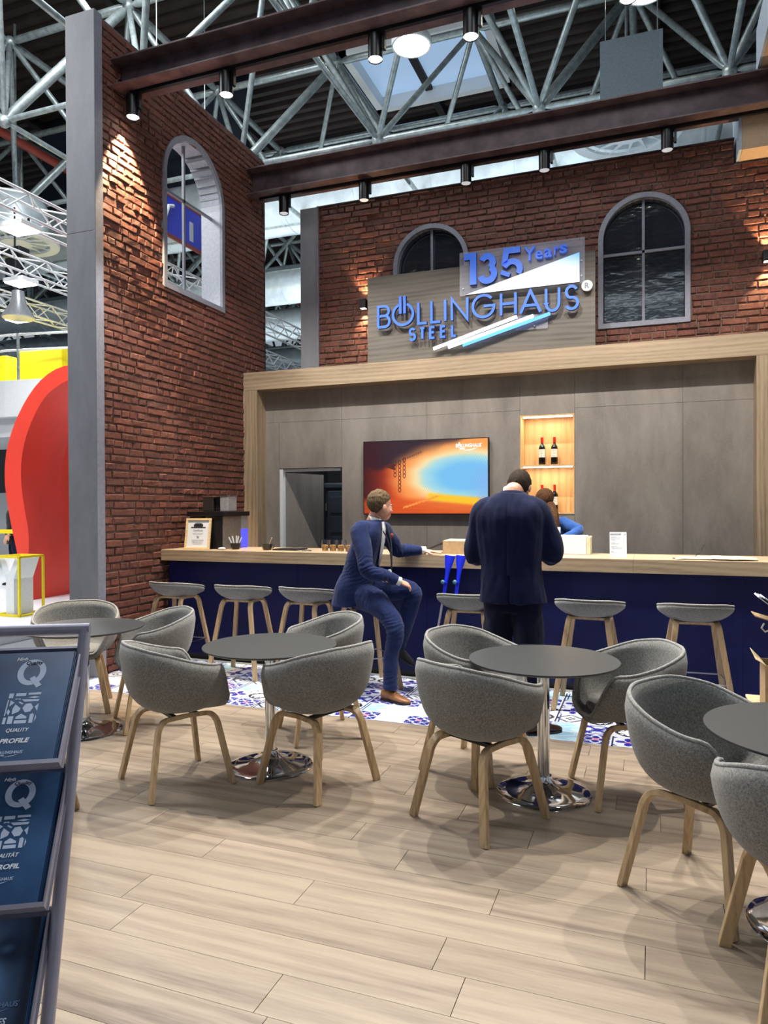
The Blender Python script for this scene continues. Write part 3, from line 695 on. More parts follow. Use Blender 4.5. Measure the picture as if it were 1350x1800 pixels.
# ================================================================== BAR
bar = thing('bar_counter', 'long bar counter with pale oak worktop and dark navy front', 'bar counter', (-4.78, 6.15, 0))
tops = MB(); xs = [-4.77, -4.02, -2.68, -1.20, -.14, .93, 2.4]
tops = MB()
for a, b in zip(xs, xs[1:]): tops.box(a+.0008, b-.0008, 6.15, 6.85, 1.008, 1.12)
sub(tops, 'worktop', 'oak', bar, bevel=.0015)
fp = MB(); xs = [-4.70, -3.2, -1.9, -.62, .66, 2.4]
for a, b in zip(xs, xs[1:]): fp.box(a+.001, b-.001, 6.185, 6.205, .062, 1.007)
sub(fp, 'front_panel', 'navy', bar)
sub(MB().box(-4.70, 2.4, 6.215, 6.25, 0.0, .06), 'plinth', 'plinth', bar)
sub(MB().box(-4.70, -4.68, 6.206, 6.80, 0, 1.007), 'end_panel', 'plinth', bar)
struct(boxo('trim_7', 'galv', -4.70, 2.4, 6.137, 6.20, .0, .006))

# ------------------------------------------------------------------ sign
sg = thing('sign', 'grey oak sign board with blue BÖLLINGHAUS STEEL 135 Years lettering', 'sign', (-1.875, 8.0, 3.234))
sub(MB().box(-3.187, -.562, 8.0, 8.05, 3.236, 4.295), 'board', 'signwood', sg, bevel=.002)
sub(MB().box(-3.0, -.8, 8.052, 8.36, 3.36, 3.46).box(-3.0, -.8, 8.052, 8.36, 3.7, 3.75), 'bracket', 'blackm', sg)
acr = sub(MB().box(-2.04, -.665, 7.945, 7.953, 3.94, 4.43), 'acrylic_panel', 'acrylic', sg)
sub(MB().box(-1.404, -1.06, 7.975, 7.981, 3.50, 3.66), 'acrylic_panel', 'acrylic', sg)
st = MB()
for x, z in ((-2.0, 4.02), (-.70, 4.02), (-.70, 4.18), (-1.2, 3.53), (-1.2, 3.62)): st.tube([(x, 7.94, z), (x, 8.0, z)], .009, n=10)
sub(st, 'standoff_bolts', 'steel', sg)
ZC, ZBs = 3.923, 3.651; sw = .030; YF, YB = 7.905, 7.945
def letter(strokes, x0, x1, w=sw, z0=ZBs, z1=ZC, nm='letter', y0=YF, y1=YB):
    mb = MB(); h = w/2
    for q_, (pts, cl) in enumerate(strokes): 
        P = [(x0+h+px_*(x1-x0-w), z0+h+pz*(z1-z0-w)) for px_, pz in pts]
        mb.band(P, w, y0+q_*.0007, y1, cl)
    return sub(mb, nm, ['letterface', 'letterside'], sg)
A = arc
letter([([(0, 0), (0, 1), (.5, 1)]+A(.55, .765, .40, 80, -80, 10, .235)+[(.5, .53), (0.02, .53)], False), ([(.5, .53)]+A(.58, .265, .42, 80, -80, 10, .265)+[(.5, 0), (0, 0)], False)], -3.031, -2.861)
letter([(A(.5, .5, .5, 112, 428, 40), False)], -2.845, -2.571, z0=3.655, z1=3.929)
letter([([(.5, 0), (.5, 1)], False)], -2.757, -2.723, .032, 3.785, 4.02); letter([([(.5, 0), (.5, 1)], False)], -2.705, -2.671, .032, 3.785, 4.02)
LL = [([(0, 1), (0, 0), (1, 0)], False)]
letter(LL, -2.535, -2.403); letter(LL, -2.378, -2.241); letter([([(.5, 0), (.5, 1)], False)], -2.215, -2.184)
letter([([(0, 0), (0, 1), (1, 0), (1, 1)], False)], -2.136, -1.927)
letter([(A(.5, .5, .5, 42, 360, 36)+[(.52, .5)], False)], -1.893, -1.622, z0=3.655, z1=3.927)
letter([([(0, 0), (0, 1)], False), ([(1, 0), (1, 1)], False), ([(0, .52), (1, .52)], False)], -1.574, -1.385)
letter([([(0, 0), (.5, 1), (1, 0)], False), ([(.18, .34), (.82, .34)], False)], -1.360, -1.113)
letter([([(0, 1), (0, .36)]+A(.5, .36, .5, 180, 360, 16, .36)+[(1, 1)], False)], -1.083, -.916)
SS = [(A(.5, .745, .44, 25, 270, 16, .255)[:-1]+A(.5, .255, .5, 90, -155, 16, .255), False)]
letter(SS, -.877, -.722)
w2 = .028
letter(SS, -2.640, -2.549, w2, 3.471, 3.627); letter([([(0, 1), (1, 1)], False), ([(.5, 1), (.5, 0)], False)], -2.513, -2.434, w2, 3.474, 3.624)
EE = [([(1, 1), (0, 1), (0, 0), (1, 0)], False), ([(0, .52), (.9, .52)], False)]
letter(EE, -2.392, -2.313, w2, 3.474, 3.624); letter(EE, -2.264, -2.185, w2, 3.474, 3.624); letter(LL, -2.133, -2.060, w2, 3.474, 3.624)
def poly(pts, y0, y1, nm, mats, mf=0, ms=1):
    mb = MB(); n = len(pts); mb.add([(x, y0, z) for x, z in pts]+[(x, y1, z) for x, z in pts], [tuple(range(n)), tuple(range(2*n-1, n-1, -1))], mf)
    mb.add([(x, y0, z) for x, z in pts]+[(x, y1, z) for x, z in pts], [(i, i+n, (i+1) % n+n, (i+1) % n) for i in range(n)], ms); return sub(mb, nm, mats, sg)
# the wedge glows white with a blue upper corner
wt = NT('wedge_face'); cxx = wt.n('ShaderNodeSeparateXYZ'); tcx = wt.n('ShaderNodeTexCoord'); wt.l(tcx.outputs['Object'], cxx.inputs[0])
f_ = wt.math('ADD', wt.math('MULTIPLY', cxx.outputs[2], 3.0), wt.math('MULTIPLY', cxx.outputs[0], .9))
cr = wt.ramp(f_, [(0, lin((250, 252, 255))), (1, lin((90, 170, 245)))]); cr.node.color_ramp.elements[0].position = .80; cr.node.color_ramp.elements[1].position = .985
mr = wt.n('ShaderNodeMapRange'); wt.l(f_, mr.inputs[0]); mr.inputs[1].default_value = 0; mr.inputs[2].default_value = 4.15; wt.l(mr.outputs[0], cr.node.inputs[0])
wt.set(Base_Color=(.12, .12, .14, 1), Emission_Color=cr, Emission_Strength=1.0); M['wedge'] = wt.m
poly([(-1.965, 3.935), (-.717, 3.942), (-.717, 4.258)], 7.90, 7.944, 'wedge', ['wedge', 'greytrim'])
def stripe(a, b, m, nm): 
    mb = MB(); mb.band([a, b], .040, 7.915, 7.945, False, 0, 1); sub(mb, nm, [m, 'greytrim'], sg)
stripe((-2.345, 3.362), (-1.385, 3.640), 'lightwhite', 'stripe'); stripe((-2.17, 3.366), (-1.205, 3.632), 'lightwhite', 'stripe'); stripe((-2.0, 3.376), (-1.026, 3.640), 'lightblue', 'stripe')
def fat(pts, w, nm): 
    mb = MB(); mb.band(pts, w, 7.900, 7.944); sub(mb, nm, ['letterface', 'letterside'], sg)
fat([(-1.975, 4.36), (-1.872, 4.36), (-1.872, 4.04)], .074, 'numeral')
def sc(P, x0, x1, z0, z1): return [(x0+p_[0]*(x1-x0), z0+p_[1]*(z1-z0)) for p_ in P]
mb = MB(); mb.band(sc(A(.42, .74, .50, 160, -62, 14, .24), -1.765, -1.64, 4.07, 4.345), .07, 7.9, 7.944); mb.band(sc(A(.42, .27, .62, 62, -165, 14, .28), -1.765, -1.64, 4.07, 4.345), .07, 7.9007, 7.944); sub(mb, 'numeral', ['letterface', 'letterside'], sg)
mb = MB(); mb.band([(-1.345, 4.37), (-1.50, 4.37), (-1.518, 4.235)]+[(x, z) for x, z in A(-1.435, 4.165, .085, 140, -40, 14, .085)], .066, 7.9, 7.944); mb.band([(-1.56, 4.145), (-1.46, 4.10)], .05, 7.9007, 7.944); sub(mb, 'numeral', ['letterface', 'letterside'], sg)
yx = [('Y', -1.305, -1.185, 4.235, 4.385), ('e', -1.185, -1.105, 4.238, 4.335), ('a', -1.09, -1.005, 4.245, 4.345), ('r', -.985, -.935, 4.262, 4.355), ('s', -.925, -.845, 4.272, 4.365)]
for ch, a_, b_, c_, d_ in yx:
    mb = MB(); text(mb, ch, a_, b_, c_, d_, 7.944, .04, .018); sub(mb, 'letter', 'letterface', sg)
mb = MB().prism([(-.642+.058*cos(2*pi*i/28), 3.905+.058*sin(2*pi*i/28)) for i in range(28)], 7.93, 7.96, 'y'); rd = sub(mb, 'registered_mark', 'white', sg)
mb = MB(); text(mb, 'R', -.664, -.62, 3.875, 3.935, 7.929, .002, .01); mb.v = [(x+1.875, y-8, z-3.234) for x, y, z in mb.v]; o_ = mb.build('mark_letter', 'inkgrey', rd)

# ------------------------------------------------------------------ television
TX0, TX1, TZ0, TZ1 = -3.228, -1.708, 1.462, 2.332
tv = thing('television', 'wide wall television showing a glowing steel furnace scene', 'television', (-2.468, 8.018, 1.46))
sub(MB().box(TX0, TX1, 7.94, 7.985, TZ0, TZ1), 'casing', 'black', tv, bevel=.003)
sub(MB().box(-2.7, -2.2, 7.985, 8.018, 1.7, 2.1), 'wall_mount', 'blackm', tv)
def scr(u, v):
    def ss(a, b, x): t = min(max((x-a)/(b-a), 0), 1); return t*t*(3-2*t)
    mixc = lambda a, b, t: tuple(x+(y-x)*t for x, y in zip(a, b))
    c = mixc((190, 60, 26), (252, 120, 48), ss(.1, .5, u)); c = mixc(c, (140, 34, 22), ss(.28, 0, v)*.5)
    c = mixc(c, (255, 180, 90), ss(.55, .95, v)*ss(.3, .7, u)*.6)
    edge = .93-.55*ss(0, .85, u)*0 - .0
    # dark roof, upper left, its lower edge climbing to the right
    lim = .60+.36*max(0, (u-.16)/.62)+.012*sin(u*40)
    c = mixc(c, (52, 34, 44), ss(lim-.03, lim+.06, v)); c = mixc(c, (58, 16, 22), ss(.30, .0, u)*.85)
    d = sqrt(((u-.84)/.40)**2+((v-.50)/.32)**2)+.05*sin(v*37+u*5)*.3; c = mixc(c, (252, 170, 96), ss(1.75, 1.25, d)*.8); c = mixc(c, (250, 226, 170), ss(1.35, .95, d)); c = mixc(c, (160, 214, 226), ss(1.08, .78, d)); c = mixc(c, (118, 190, 238), ss(.85, .45, d)); 
    if u > .8: c = mixc(c, (130, 180, 235), ss(.8, 1, u)*ss(.75, .5, v)*ss(.1, .25, v)*.8)
    top = .285-.07*(u-.53)/.4
    fl_ = ss(.24, .14, v); st_ = .5+.5*noise.noise(V((u*6+v*8, v*60, 1))); c = mixc(c, (206+30*st_, 70+34*st_, 28), fl_*(.55+.3*st_))
    if u < .96: c = mixc(c, (250, 196, 40), ss(.075, .025, abs(v-(top-.055)))*ss(.96, .91, u)*ss(.50, .56, u))
    if u > .33 and u < .62: 
        l_ = .08+(u-.33)*.55
        if abs(v-l_) < .012: c = (255, 150, 70)
    return c
nu, nv = 120, 68; mb = MB(); cl = []
bx = .012
for j in range(nv+1):
    for i in range(nu+1):
        mb.v.append((TX0+bx+(TX1-TX0-2*bx)*i/nu, 7.9385, TZ0+bx+(TZ1-TZ0-2*bx)*j/nv)); c = scr(i/nu, j/nv); cl.append(lin([x*(1+.05*sin(i*3.1+j*7.7)) for x in c]))
for j in range(nv):
    for i in range(nu): a = j*(nu+1)+i; mb.f.append((a, a+1, a+nu+2, a+nu+1)); mb.mi.append(0)
sub(mb, 'screen', 'screen', tv, colors=cl)
ch = MB()
def ux(u): return TX0+bx+(TX1-TX0-2*bx)*u
def vz(v): return TZ0+bx+(TZ1-TZ0-2*bx)*v
for u, v0_, v1_ in ((.262, .50, .70), (.30, .28, .71), (.338, .48, .74)):
    v = v1_
    while v > v0_: ch.band([(ux(u)+.015*cos(t_), vz(v)+.026*sin(t_)) for t_ in [2*pi*i/10 for i in range(10)]], .008, 7.9372, 7.938, True); v -= .055
for i in range(9): u = .33+.018*i; ch.band([(ux(u)+.008*cos(t_), vz(.745+.012*i)+.010*sin(t_)) for t_ in [2*pi*i_/8 for i_ in range(8)]], .005, 7.9372, 7.938, True)
ch.add([(ux(.16), 7.9378, vz(.66)), (ux(.26), 7.9378, vz(.60)), (ux(.26), 7.9378, vz(.68)), (ux(.22), 7.9378, vz(.69))], [(0, 1, 2, 3)])
M['chainink'] = emis('screen_dark_red', (70, 22, 22), .4)
sub(ch, 'picture_chains', ['chainink', 'chainink'], tv)
M['screenwhite'] = emis('screen_white', (240, 240, 250), .7)
def minilogo(x0, x1, z0, z1, y, mat, par, off, bold=.0, reg=True):
    """small BÖLLINGHAUS STEEL word mark with its swoosh"""
    w, h = x1-x0, z1-z0; mb = MB()
    text(mb, 'B', x0, x0+w*.07, z0+h*.42, z0+h*.82, y, .0008, .02); 
    mb.band([(x0+w*.13+w*.055*cos(a_), z0+h*.62+h*.2*sin(a_)) for a_ in [R(112+(316)*i/16) for i in range(17)]], h*.06, y-.0008, y)
    for k_ in (-.014, .014): mb.band([(x0+w*(.13+k_), z0+h*.6), (x0+w*(.13+k_), z0+h*1.0)], h*.05, y-.0008, y)
    text(mb, 'LLINGHAUS', x0+w*.205, x0+w*.97, z0+h*.42, z0+h*.82, y, .0008, .01)
    if reg: text(mb, 'R', x0+w*.98, x0+w, z0+h*.74, z0+h*.86, y, .0008)
    text(mb, 'STEEL', x0+w*.14, x0+w*.36, z0+h*.14, z0+h*.34, y, .0008, .03)
    mb.add([(x0+w*.28, y-.0004, z0), (x0+w*.62, y-.0004, z0+h*.1), (x0+w*.86, y-.0004, z0+h*.36), (x0+w*.62, y-.0004, z0+h*.2)], [(0, 1, 2, 3)])
    mb.v = [(a-off.x, b-off.y, c-off.z) for a, b, c in mb.v]; return mb.build('printed_logo', [mat, mat], par)
minilogo(ux(.755), ux(.955), vz(.84), vz(.955), 7.938, 'screenwhite', tv, tv.location)

# ------------------------------------------------------------------ lit niche with wine
NX0, NX1, NZ0, NZ1 = -1.373, -.782, 1.465, 2.562
ns = thing('wall_niche', 'lit oak wall niche with two shelves of wine', 'niche shelf', (-1.0775, 8.02, 1.465))
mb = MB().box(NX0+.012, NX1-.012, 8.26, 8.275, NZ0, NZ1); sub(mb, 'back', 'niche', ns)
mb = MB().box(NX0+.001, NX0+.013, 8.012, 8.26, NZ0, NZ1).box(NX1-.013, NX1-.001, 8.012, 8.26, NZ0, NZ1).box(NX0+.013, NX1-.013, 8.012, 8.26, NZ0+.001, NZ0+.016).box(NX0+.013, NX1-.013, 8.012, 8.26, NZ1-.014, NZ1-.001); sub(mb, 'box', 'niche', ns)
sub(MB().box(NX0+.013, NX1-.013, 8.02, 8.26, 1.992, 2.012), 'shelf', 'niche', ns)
sub(MB().box(NX0+.03, NX1-.03, 8.05, 8.08, NZ1-.028, NZ1-.0145), 'light_strip', 'led', ns); sub(MB().box(NX0+.03, NX1-.03, 8.05, 8.08, 1.980, 1.9915), 'light_strip', 'led', ns)
for z in (2.53, 1.972): 
    a_ = area('niche_light', (-1.078, 8.075, z), .5, 2.1, (1, .86, .66), (-1.078, 8.15, z-1), .03)
def bottle(label, x, z, y=8.15):
    t = thing('wine_bottle', label, 'wine bottle', (x, y, z), 0, 'red wine bottles in the lit niche')
    MB().lathe([(.001, 0), (.036, 0), (.038, .006), (.038, .185), (.033, .208), (.016, .232), (.0145, .245), (.001, .245)], n=24).build('glass_body', 'winebody', t, smooth=True)
    MB().lathe([(.001, .246), (.015, .246), (.0155, .262), (.0155, .310), (.001, .311)], n=20).build('foil_capsule', 'winered', t, smooth=True)
    l_ = MB(); a0 = [R(180+25+130*i/14) for i in range(15)]
    l_.rings([[(.0386*cos(a), .0386*sin(a), zz) for a in a0] for zz in (.085, .175)], cap=False, open_=True); lb = l_.build('label', 'creamlabel', t)
    tx = MB(); text(tx, 'RESERVA', -.024, .024, .153, .161, -.0395, .0004); tx.band([(-.012+.024*i/12, .128+.007*sin(i*1.9)) for i in range(13)], .002, -.0395, -.039); text(tx, 'TINTO', -.012, .012, .098, .104, -.0395, .0004)
    tx.build('label_print', ['inkgrey', 'inkgrey'], lb)
bottle('left wine bottle on the upper niche shelf', -1.149, 2.013); bottle('right wine bottle on the upper niche shelf', -1.014, 2.013)
bottle('left wine bottle in the lower niche, mostly behind the woman', -1.149, 1.482); bottle('right wine bottle in the lower niche, beside the woman', -1.012, 1.482)

# locker in the storeroom
lk = thing('storage_locker', 'dark slate plastic locker inside the open storeroom', 'locker', (-3.8, 8.95, 0))
sub(MB().box(-4.20, -3.4, 8.95, 9.35, 0, 1.80), 'body', 'locker', lk, bevel=.01); sub(MB().box(-4.215, -3.38, 8.92, 9.38, 1.80, 1.88), 'lid', 'locker', lk, bevel=.02)
mb = MB().box(-4.16, -3.72, 8.925, 8.949, .05, 1.77)
sub(mb, 'door', 'locker', lk, bevel=.006); mb = MB()
for i in range(6): mb.box(-4.11, -3.77, 8.915, 8.924, .12+.27*i, .34+.27*i)
sub(mb, 'door_relief', 'greypanel' if False else 'locker', lk, bevel=.004)
sub(MB().box(-4.195, -4.165, 8.92, 8.949, 1.50, 1.60).box(-4.195, -4.165, 8.92, 8.949, 1.0, 1.1), 'hinges', 'steel', lk)

# ================================================================== FURNITURE
def bez(p0, p1, p2, p3, t): return tuple((1-t)**3*a+3*(1-t)**2*t*b+3*(1-t)*t*t*c+t**3*d for a, b, c, d in zip(p0, p1, p2, p3))
def smst(a, b, x): t = min(max((x-a)/(b-a), 0), 1); return t*t*(3-2*t)
def shell(mb, nphi, nt, Rf, Hf, zs, th, mi=0, low=.80, wall=.90, rimlist=None, cen=(0, 0)):
    """upholstered bucket: radius Rf(phi), rim height Hf(phi); phi=0 is the back, 180 the front"""
    inner = []; outer = []
    for j in range(nt+1):
        t = j/nt; ri = []; ro = []
        for i in range(nphi):
            ph = 2*pi*i/nphi; Rr, H = Rf(ph), Hf(ph)
            dx, dy = sin(ph), -cos(ph)
            def prof(t): 
                rise = H-zs
                return bez((0, zs), (Rr*low, zs-.012), (Rr*(wall if rise > .1 else .97-(.9-wall)), zs+rise*.18), (Rr, H), t)
            r_, z_ = prof(t); ra, za = prof(max(t-.02, 0)); rb, zb = prof(min(t+.02, 1)); tx, tz = rb-ra, zb-za; l_ = sqrt(tx*tx+tz*tz) or 1
            nx_, nz_ = tz/l_, -tx/l_; k = th*(.62+.38*smst(1.0, .93, t))
            ri.append((cen[0]+dx*r_, cen[1]+dy*r_, z_)); ro.append((cen[0]+dx*max(r_+nx_*k, 0), cen[1]+dy*max(r_+nx_*k, 0), z_+nz_*k))
            if j == nt and rimlist is not None: rimlist.append((cen[0]+dx*(r_+nx_*k*.5), cen[1]+dy*(r_+nx_*k*.5), z_+.004))
        inner.append(ri); outer.append(ro)
    mb.rings(outer+inner[::-1], mi, cap=True)
def armchair(label):
    t = thing('armchair', label, 'chair', (0, 0, 0), 0, 'grey felt tub armchairs around the black tables')
    def Rf(ph):
        x, y = sin(ph), -cos(ph); a = .292; b = .262 if y < 0 else .250; n = 2.35
        return (abs(x/a)**n+abs(y/b)**n)**(-1/n)
    def Hf(ph):
        p_ = abs((ph+pi) % (2*pi)-pi)/pi*180
        h = .80-.045*smst(20, 85, p_)-.065*smst(55, 118, p_)
        return h+(.455-h)*smst(116, 152, p_)-.018*smst(150, 180, p_)
    rim = []; mb = MB(); shell(mb, 72, 16, Rf, Hf, .452, .036, rimlist=rim)
    sh = mb.build('shell', 'felt', t, smooth=True, auto=180)
    MB().tube(rim, .0085, n=8, closed=True).build('piping', 'piping', sh, smooth=True, auto=180)
    cu = MB(); cu.rings([[(r_*.74*Rf(2*pi*i/40)*sin(2*pi*i/40), -r_*.74*Rf(2*pi*i/40)*cos(2*pi*i/40)+.012, z) for i in range(40)] for r_, z in ((1, .452), (1.02, .462), (.97, .474), (.7, .480), (.1, .482))])
    cu.build('seat_cushion', 'felt', t, smooth=True, auto=180)
    sec = [(-.021, -.0125), (.021, -.0125), (.021, .0125), (-.021, .0125)]
    def legpath(sx, sy):
        foot = V((sx*.235, sy*.235, 0)); top = V((sx*.165, sy*.165, .385)); end = V((sx*.150, 0, .405)); pts = [foot, foot.lerp(top, .35), foot.lerp(top, .7)]
        c0 = foot.lerp(top, .88); c2 = V((sx*.155, sy*.10, .402)); c1 = V((sx*.160, sy*.155, .405))
        for i in range(9): q = i/8; pts.append(c0*(1-q)**2+c1*2*q*(1-q)+c2*q*q)
        pts.append(end); return pts
    for sx in (-1, 1):
        for sy in (-1, 1): MB().sweep(legpath(sx, sy), sec, 0, (0, sy, 0)).build('leg', 'leg', t, bevel=.003)
    br = MB().box(-.16, .16, .05, .075, .393, .41).box(-.16, .16, -.075, -.05, .393, .41).box(-.05, .05, -.06, .06, .407, .435)
    br.build('under_bracket', 'blackm', t)
    return t
def yawfor(d): return R(d-90)     # local +y is the facing direction
C = [((-4.18, 4.36), -50, 'grey armchair behind the leftmost table, facing the viewer, in front of the concrete pillar'),
     ((-3.40, 4.29), 229, 'grey armchair at the right of the leftmost table, beside the brick wall'),
     ((-2.88, 2.58), 120, 'grey armchair half hidden behind the brochure rack'),
     ((-2.54, 3.40), 59, 'grey armchair seen from behind at the left of the second table'),
     ((-2.14, 4.46), 222, 'grey armchair at the far side of the second table, below the seated man'),
     ((-1.77, 3.66), 160, 'grey armchair at the right of the second table, its side to the viewer'),
     ((-.985, 4.20), -18, 'grey armchair at the far left of the third table, below the crutches'),
     ((-.81, 3.52), 62, 'grey armchair seen from behind at the near left of the third table'),
     ((-.13, 4.09), 202, 'grey armchair at the right of the third table, below the last bar stools'),
     ((.21, 3.15), -34, 'large grey armchair at the left of the rightmost table'),
     ((.505, 2.585), 98, 'closest grey armchair, cut off by the right picture edge')]
a0 = armchair(C[0][2])
for i, ((x, y), d, lb) in enumerate(C):
    if i == 0: a0.location = (x, y, 0); a0.rotation_euler = (0, 0, yawfor(d))
    else: dup(a0, (x, y, 0), yawfor(d), lb)

def table(label):
    t = thing('bistro_table', label, 'table', (0, 0, 0), 0, 'round charcoal bistro tables')
    tp = MB().lathe([(.001, .7155), (.385, .7155), (.398, .722), (.4, .7275), (.399, .7300), (.001, .7305)], n=72).build('tabletop', 'tabletop', t, smooth=True, auto=30)
    MB().lathe([(.3985, .7165), (.4006, .722), (.4006, .7265), (.3985, .7285)], n=72).build('edge_band', 'tableedge', tp, smooth=True) if False else None
    MB().lathe([(.001, .075), (.033, .075), (.033, .70), (.001, .70)], n=32).build('column', 'chrome', t, smooth=True)
    MB().lathe([(.001, .70), (.11, .70), (.12, .715), (.001, .715)], n=32).build('top_plate', 'blackm', t, smooth=True)
    MB().lathe([(.001, .0), (.25, .0), (.252, .006), (.245, .012), (.20, .017), (.14, .026), (.095, .040), (.062, .058), (.046, .078), (.042, .10), (.001, .10)], n=72).build('base', 'chrome', t, smooth=True, auto=60)
    return t
T = [((-3.70, 3.93), 'round charcoal table farthest left, behind the brochure rack'), ((-2.15, 3.79), 'round charcoal table, second from the left'), ((-.55, 3.93), 'round charcoal table in front of the standing man'), ((.585, 3.0), 'round charcoal table cut off by the right edge')]
t0 = table(T[0][1])
for i, ((x, y), lb) in enumerate(T):
    if i == 0: t0.location = (x, y, 0)
    else: dup(t0, (x, y, 0), .4*i, lb)

def stool(label):
    t = thing('bar_stool', label, 'bar stool', (0, 0, 0), 0, 'grey felt bar stools along the bar')
    def Rf(ph):
        x, y = sin(ph), -cos(ph); a = .252; b = .215; n = 2.3
        return (abs(x/a)**n+abs(y/b)**n)**(-1/n)
    def Hf(ph):
        p_ = abs((ph+pi) % (2*pi)-pi)/pi*180
        return .838-.030*smst(35, 100, p_)-.075*smst(80, 165, p_)
    rim = []; mb = MB(); shell(mb, 56, 12, Rf, Hf, .722, .026, rimlist=rim, low=.50, wall=.74)
    sh = mb.build('seat', 'felt', t, smooth=True, auto=180); MB().tube(rim, .0075, n=8, closed=True).build('piping', 'piping', sh, smooth=True, auto=180)
    sec = [(-.020, -.013), (.020, -.013), (.020, .013), (-.020, .013)]
    def lp(sx, sy):
        foot = V((sx*.245, sy*.225, 0)); top = V((sx*.145, sy*.135, .665)); pts = [foot, foot.lerp(top, .3), foot.lerp(top, .6)]
        c0 = foot.lerp(top, .93); c1 = V((sx*.142, sy*.13, .694)); c2 = V((sx*.137, sy*.075, .692))
        for i in range(8): q = i/7; pts.append(c0*(1-q)**2+c1*2*q*(1-q)+c2*q*q)
        pts.append(V((sx*.13, 0, .692))); return pts
    for sx in (-1, 1):
        for sy in (-1, 1): MB().sweep(lp(sx, sy), sec, 0, (0, sy, 0)).build('leg', 'leg', t, bevel=.003)
    MB().box(-.14, .14, -.10, -.08, .683, .70).box(-.14, .14, .08, .10, .683, .70).build('seat_rail', 'leg', t)
    k = .27; fx, fy = .245-.10*k/.665, .225-.09*k/.665
    MB().tube([(-fx, -fy, k), (fx, -fy, k), (fx, fy, k), (-fx, fy, k)], .006, n=8, closed=True).build('footrest', 'steel', t, smooth=True)
    return t
ST = [((-4.31, 5.80), -3, 'bar stool nearest the left brick wall'), ((-3.56, 5.78), 2, 'second bar stool from the brick wall'), ((-2.90, 5.80), -5, 'third bar stool from the brick wall, left of the seated man'), ((-2.33, 5.75), 42, 'bar stool the seated man is sitting on'),
      ((-1.42, 5.80), 3, 'bar stool between the crutches and the standing man'), ((-.45, 5.76), -2, 'bar stool just right of the standing man'), ((.30, 5.78), 4, 'bar stool at the right end of the row')]
s0 = stool(ST[0][2])
for i, ((x, y), d, lb) in enumerate(ST):
    if i == 0: s0.location = (x, y, 0.0035); s0.rotation_euler = (0, 0, R(d))
    else: dup(s0, (x, y, 0.0035), R(d), lb)

# ------------------------------------------------------------------ things on the bar
BZ = 1.1205
cf = thing('coffee_machine', 'black and grey coffee machine with blue glowing side light', 'coffee machine', (-4.35, 6.6, BZ))
cf_ = lambda mb, n, m, **k: sub(mb, n, m, cf, **k)
cf_(MB().box(-4.56, -4.42, 6.36, 6.82, BZ, 1.46).box(-4.34, -4.15, 6.34, 6.82, BZ, 1.46).box(-4.42, -4.34, 6.5, 6.82, BZ, 1.46), 'body', 'black', bevel=.004)
cf_(MB().box(-4.42, -4.34, 6.44, 6.5, 1.40, 1.46), 'spout', 'beech', bevel=.004)
cf_(MB().box(-4.149, -4.138, 6.345, 6.68, BZ, 1.46), 'smoked_side', 'greyglass')
cf_(MB().box(-4.149, -4.138, 6.682, 6.815, 1.32, 1.46), 'side_tank', 'silverpl'); cf_(MB().box(-4.149, -4.136, 6.682, 6.815, BZ+.005, 1.319), 'blue_side_light', 'blueglow')
cf_(MB().box(-4.58, -4.12, 6.33, 6.83, 1.462, 1.51), 'top_tray', 'black', bevel=.004)
cf_(MB().box(-4.46, -4.33, 6.45, 6.62, 1.511, 1.66), 'bean_hopper', 'darkglass', bevel=.008); cf_(MB().box(-4.32, -4.26, 6.47, 6.62, 1.511, 1.665), 'powder_hopper', 'black', bevel=.006); cf_(MB().box(-4.25, -4.15, 6.45, 6.62, 1.511, 1.67), 'cup_hopper', 'silverpl', bevel=.008)
cf_(MB().box(-4.465, -4.145, 6.445, 6.625, 1.672, 1.68), 'hopper_lids', 'chrome', bevel=.003)
# framed certificate, leaning back
ct = thing('framed_certificate', 'framed certificate in a light beech frame, leaning at the left end of the bar', 'picture frame', (-4.40, 6.25, BZ), R(4)); ct.rotation_euler = (R(-9), 0, R(4))
MB().box(-.145, -.123, -.011, .011, 0, .325).box(.123, .145, -.011, .011, 0, .325).box(-.123, .123, -.011, .011, 0, .022).box(-.123, .123, -.011, .011, .303, .325).build('frame', 'beech', ct, bevel=.002)
pp = MB().box(-.122, .122, -.002, .004, .023, .302).build('paper', 'paper', ct)
pr_ = MB(); 
for a in range(9): th = pi*a/9; pr_.band([(-.0-.055*cos(th), .25-.028*sin(th)), (.055*cos(th), .25+.028*sin(th))], .010, -.0035, -.0025)
pr_.box(-.085, .085, -.0028, -.0021, .222, .235); text(pr_, 'Certificate', -.055, .055, .188, .208, -.0022, .0005); 
for i, w_ in enumerate((.06, .05)): text(pr_, 'we hereby confirm that' if i else 'Quality in every detail', -w_, w_, .165-.014*i, .172-.014*i, -.0022, .0004)
pr_.band([(-.012, .128), (0, .138), (.010, .130), (-.004, .118), (.012, .12)], .004, -.003, -.0022)
for i in range(5): text(pr_, 'has been tested and approved', -.07+.004*i, .07-.004*i, .095-.011*i, .101-.011*i, -.0022, .0004)
pr_.build('print', ['ink', 'ink'], pp); MB().box(-.03, .03, .012, .02, .0, .26).build('easel_back', 'carton', ct)
def cup(label, x, y, r=.045, h=.06, mat='black', stirr=True, cat='cup'):
    t = thing('sugar_pot' if cat == 'pot' else 'cup', label, cat, (x, y, BZ))
    MB().lathe([(.001, 0), (r*.7, 0), (r*.95, h*.5), (r, h), (r*.93, h), (r*.86, h*.5), (r*.6, .006), (.001, .006)], n=24).build('bowl', mat, t, smooth=True)
    MB().tube([(r*.95, 0, h*.3), (r*1.4, 0, h*.4), (r*1.4, 0, h*.8), (r*.97, 0, h*.85)], .005, n=8).build('handle', mat, t, smooth=True) if cat == 'cup' else None
    return t
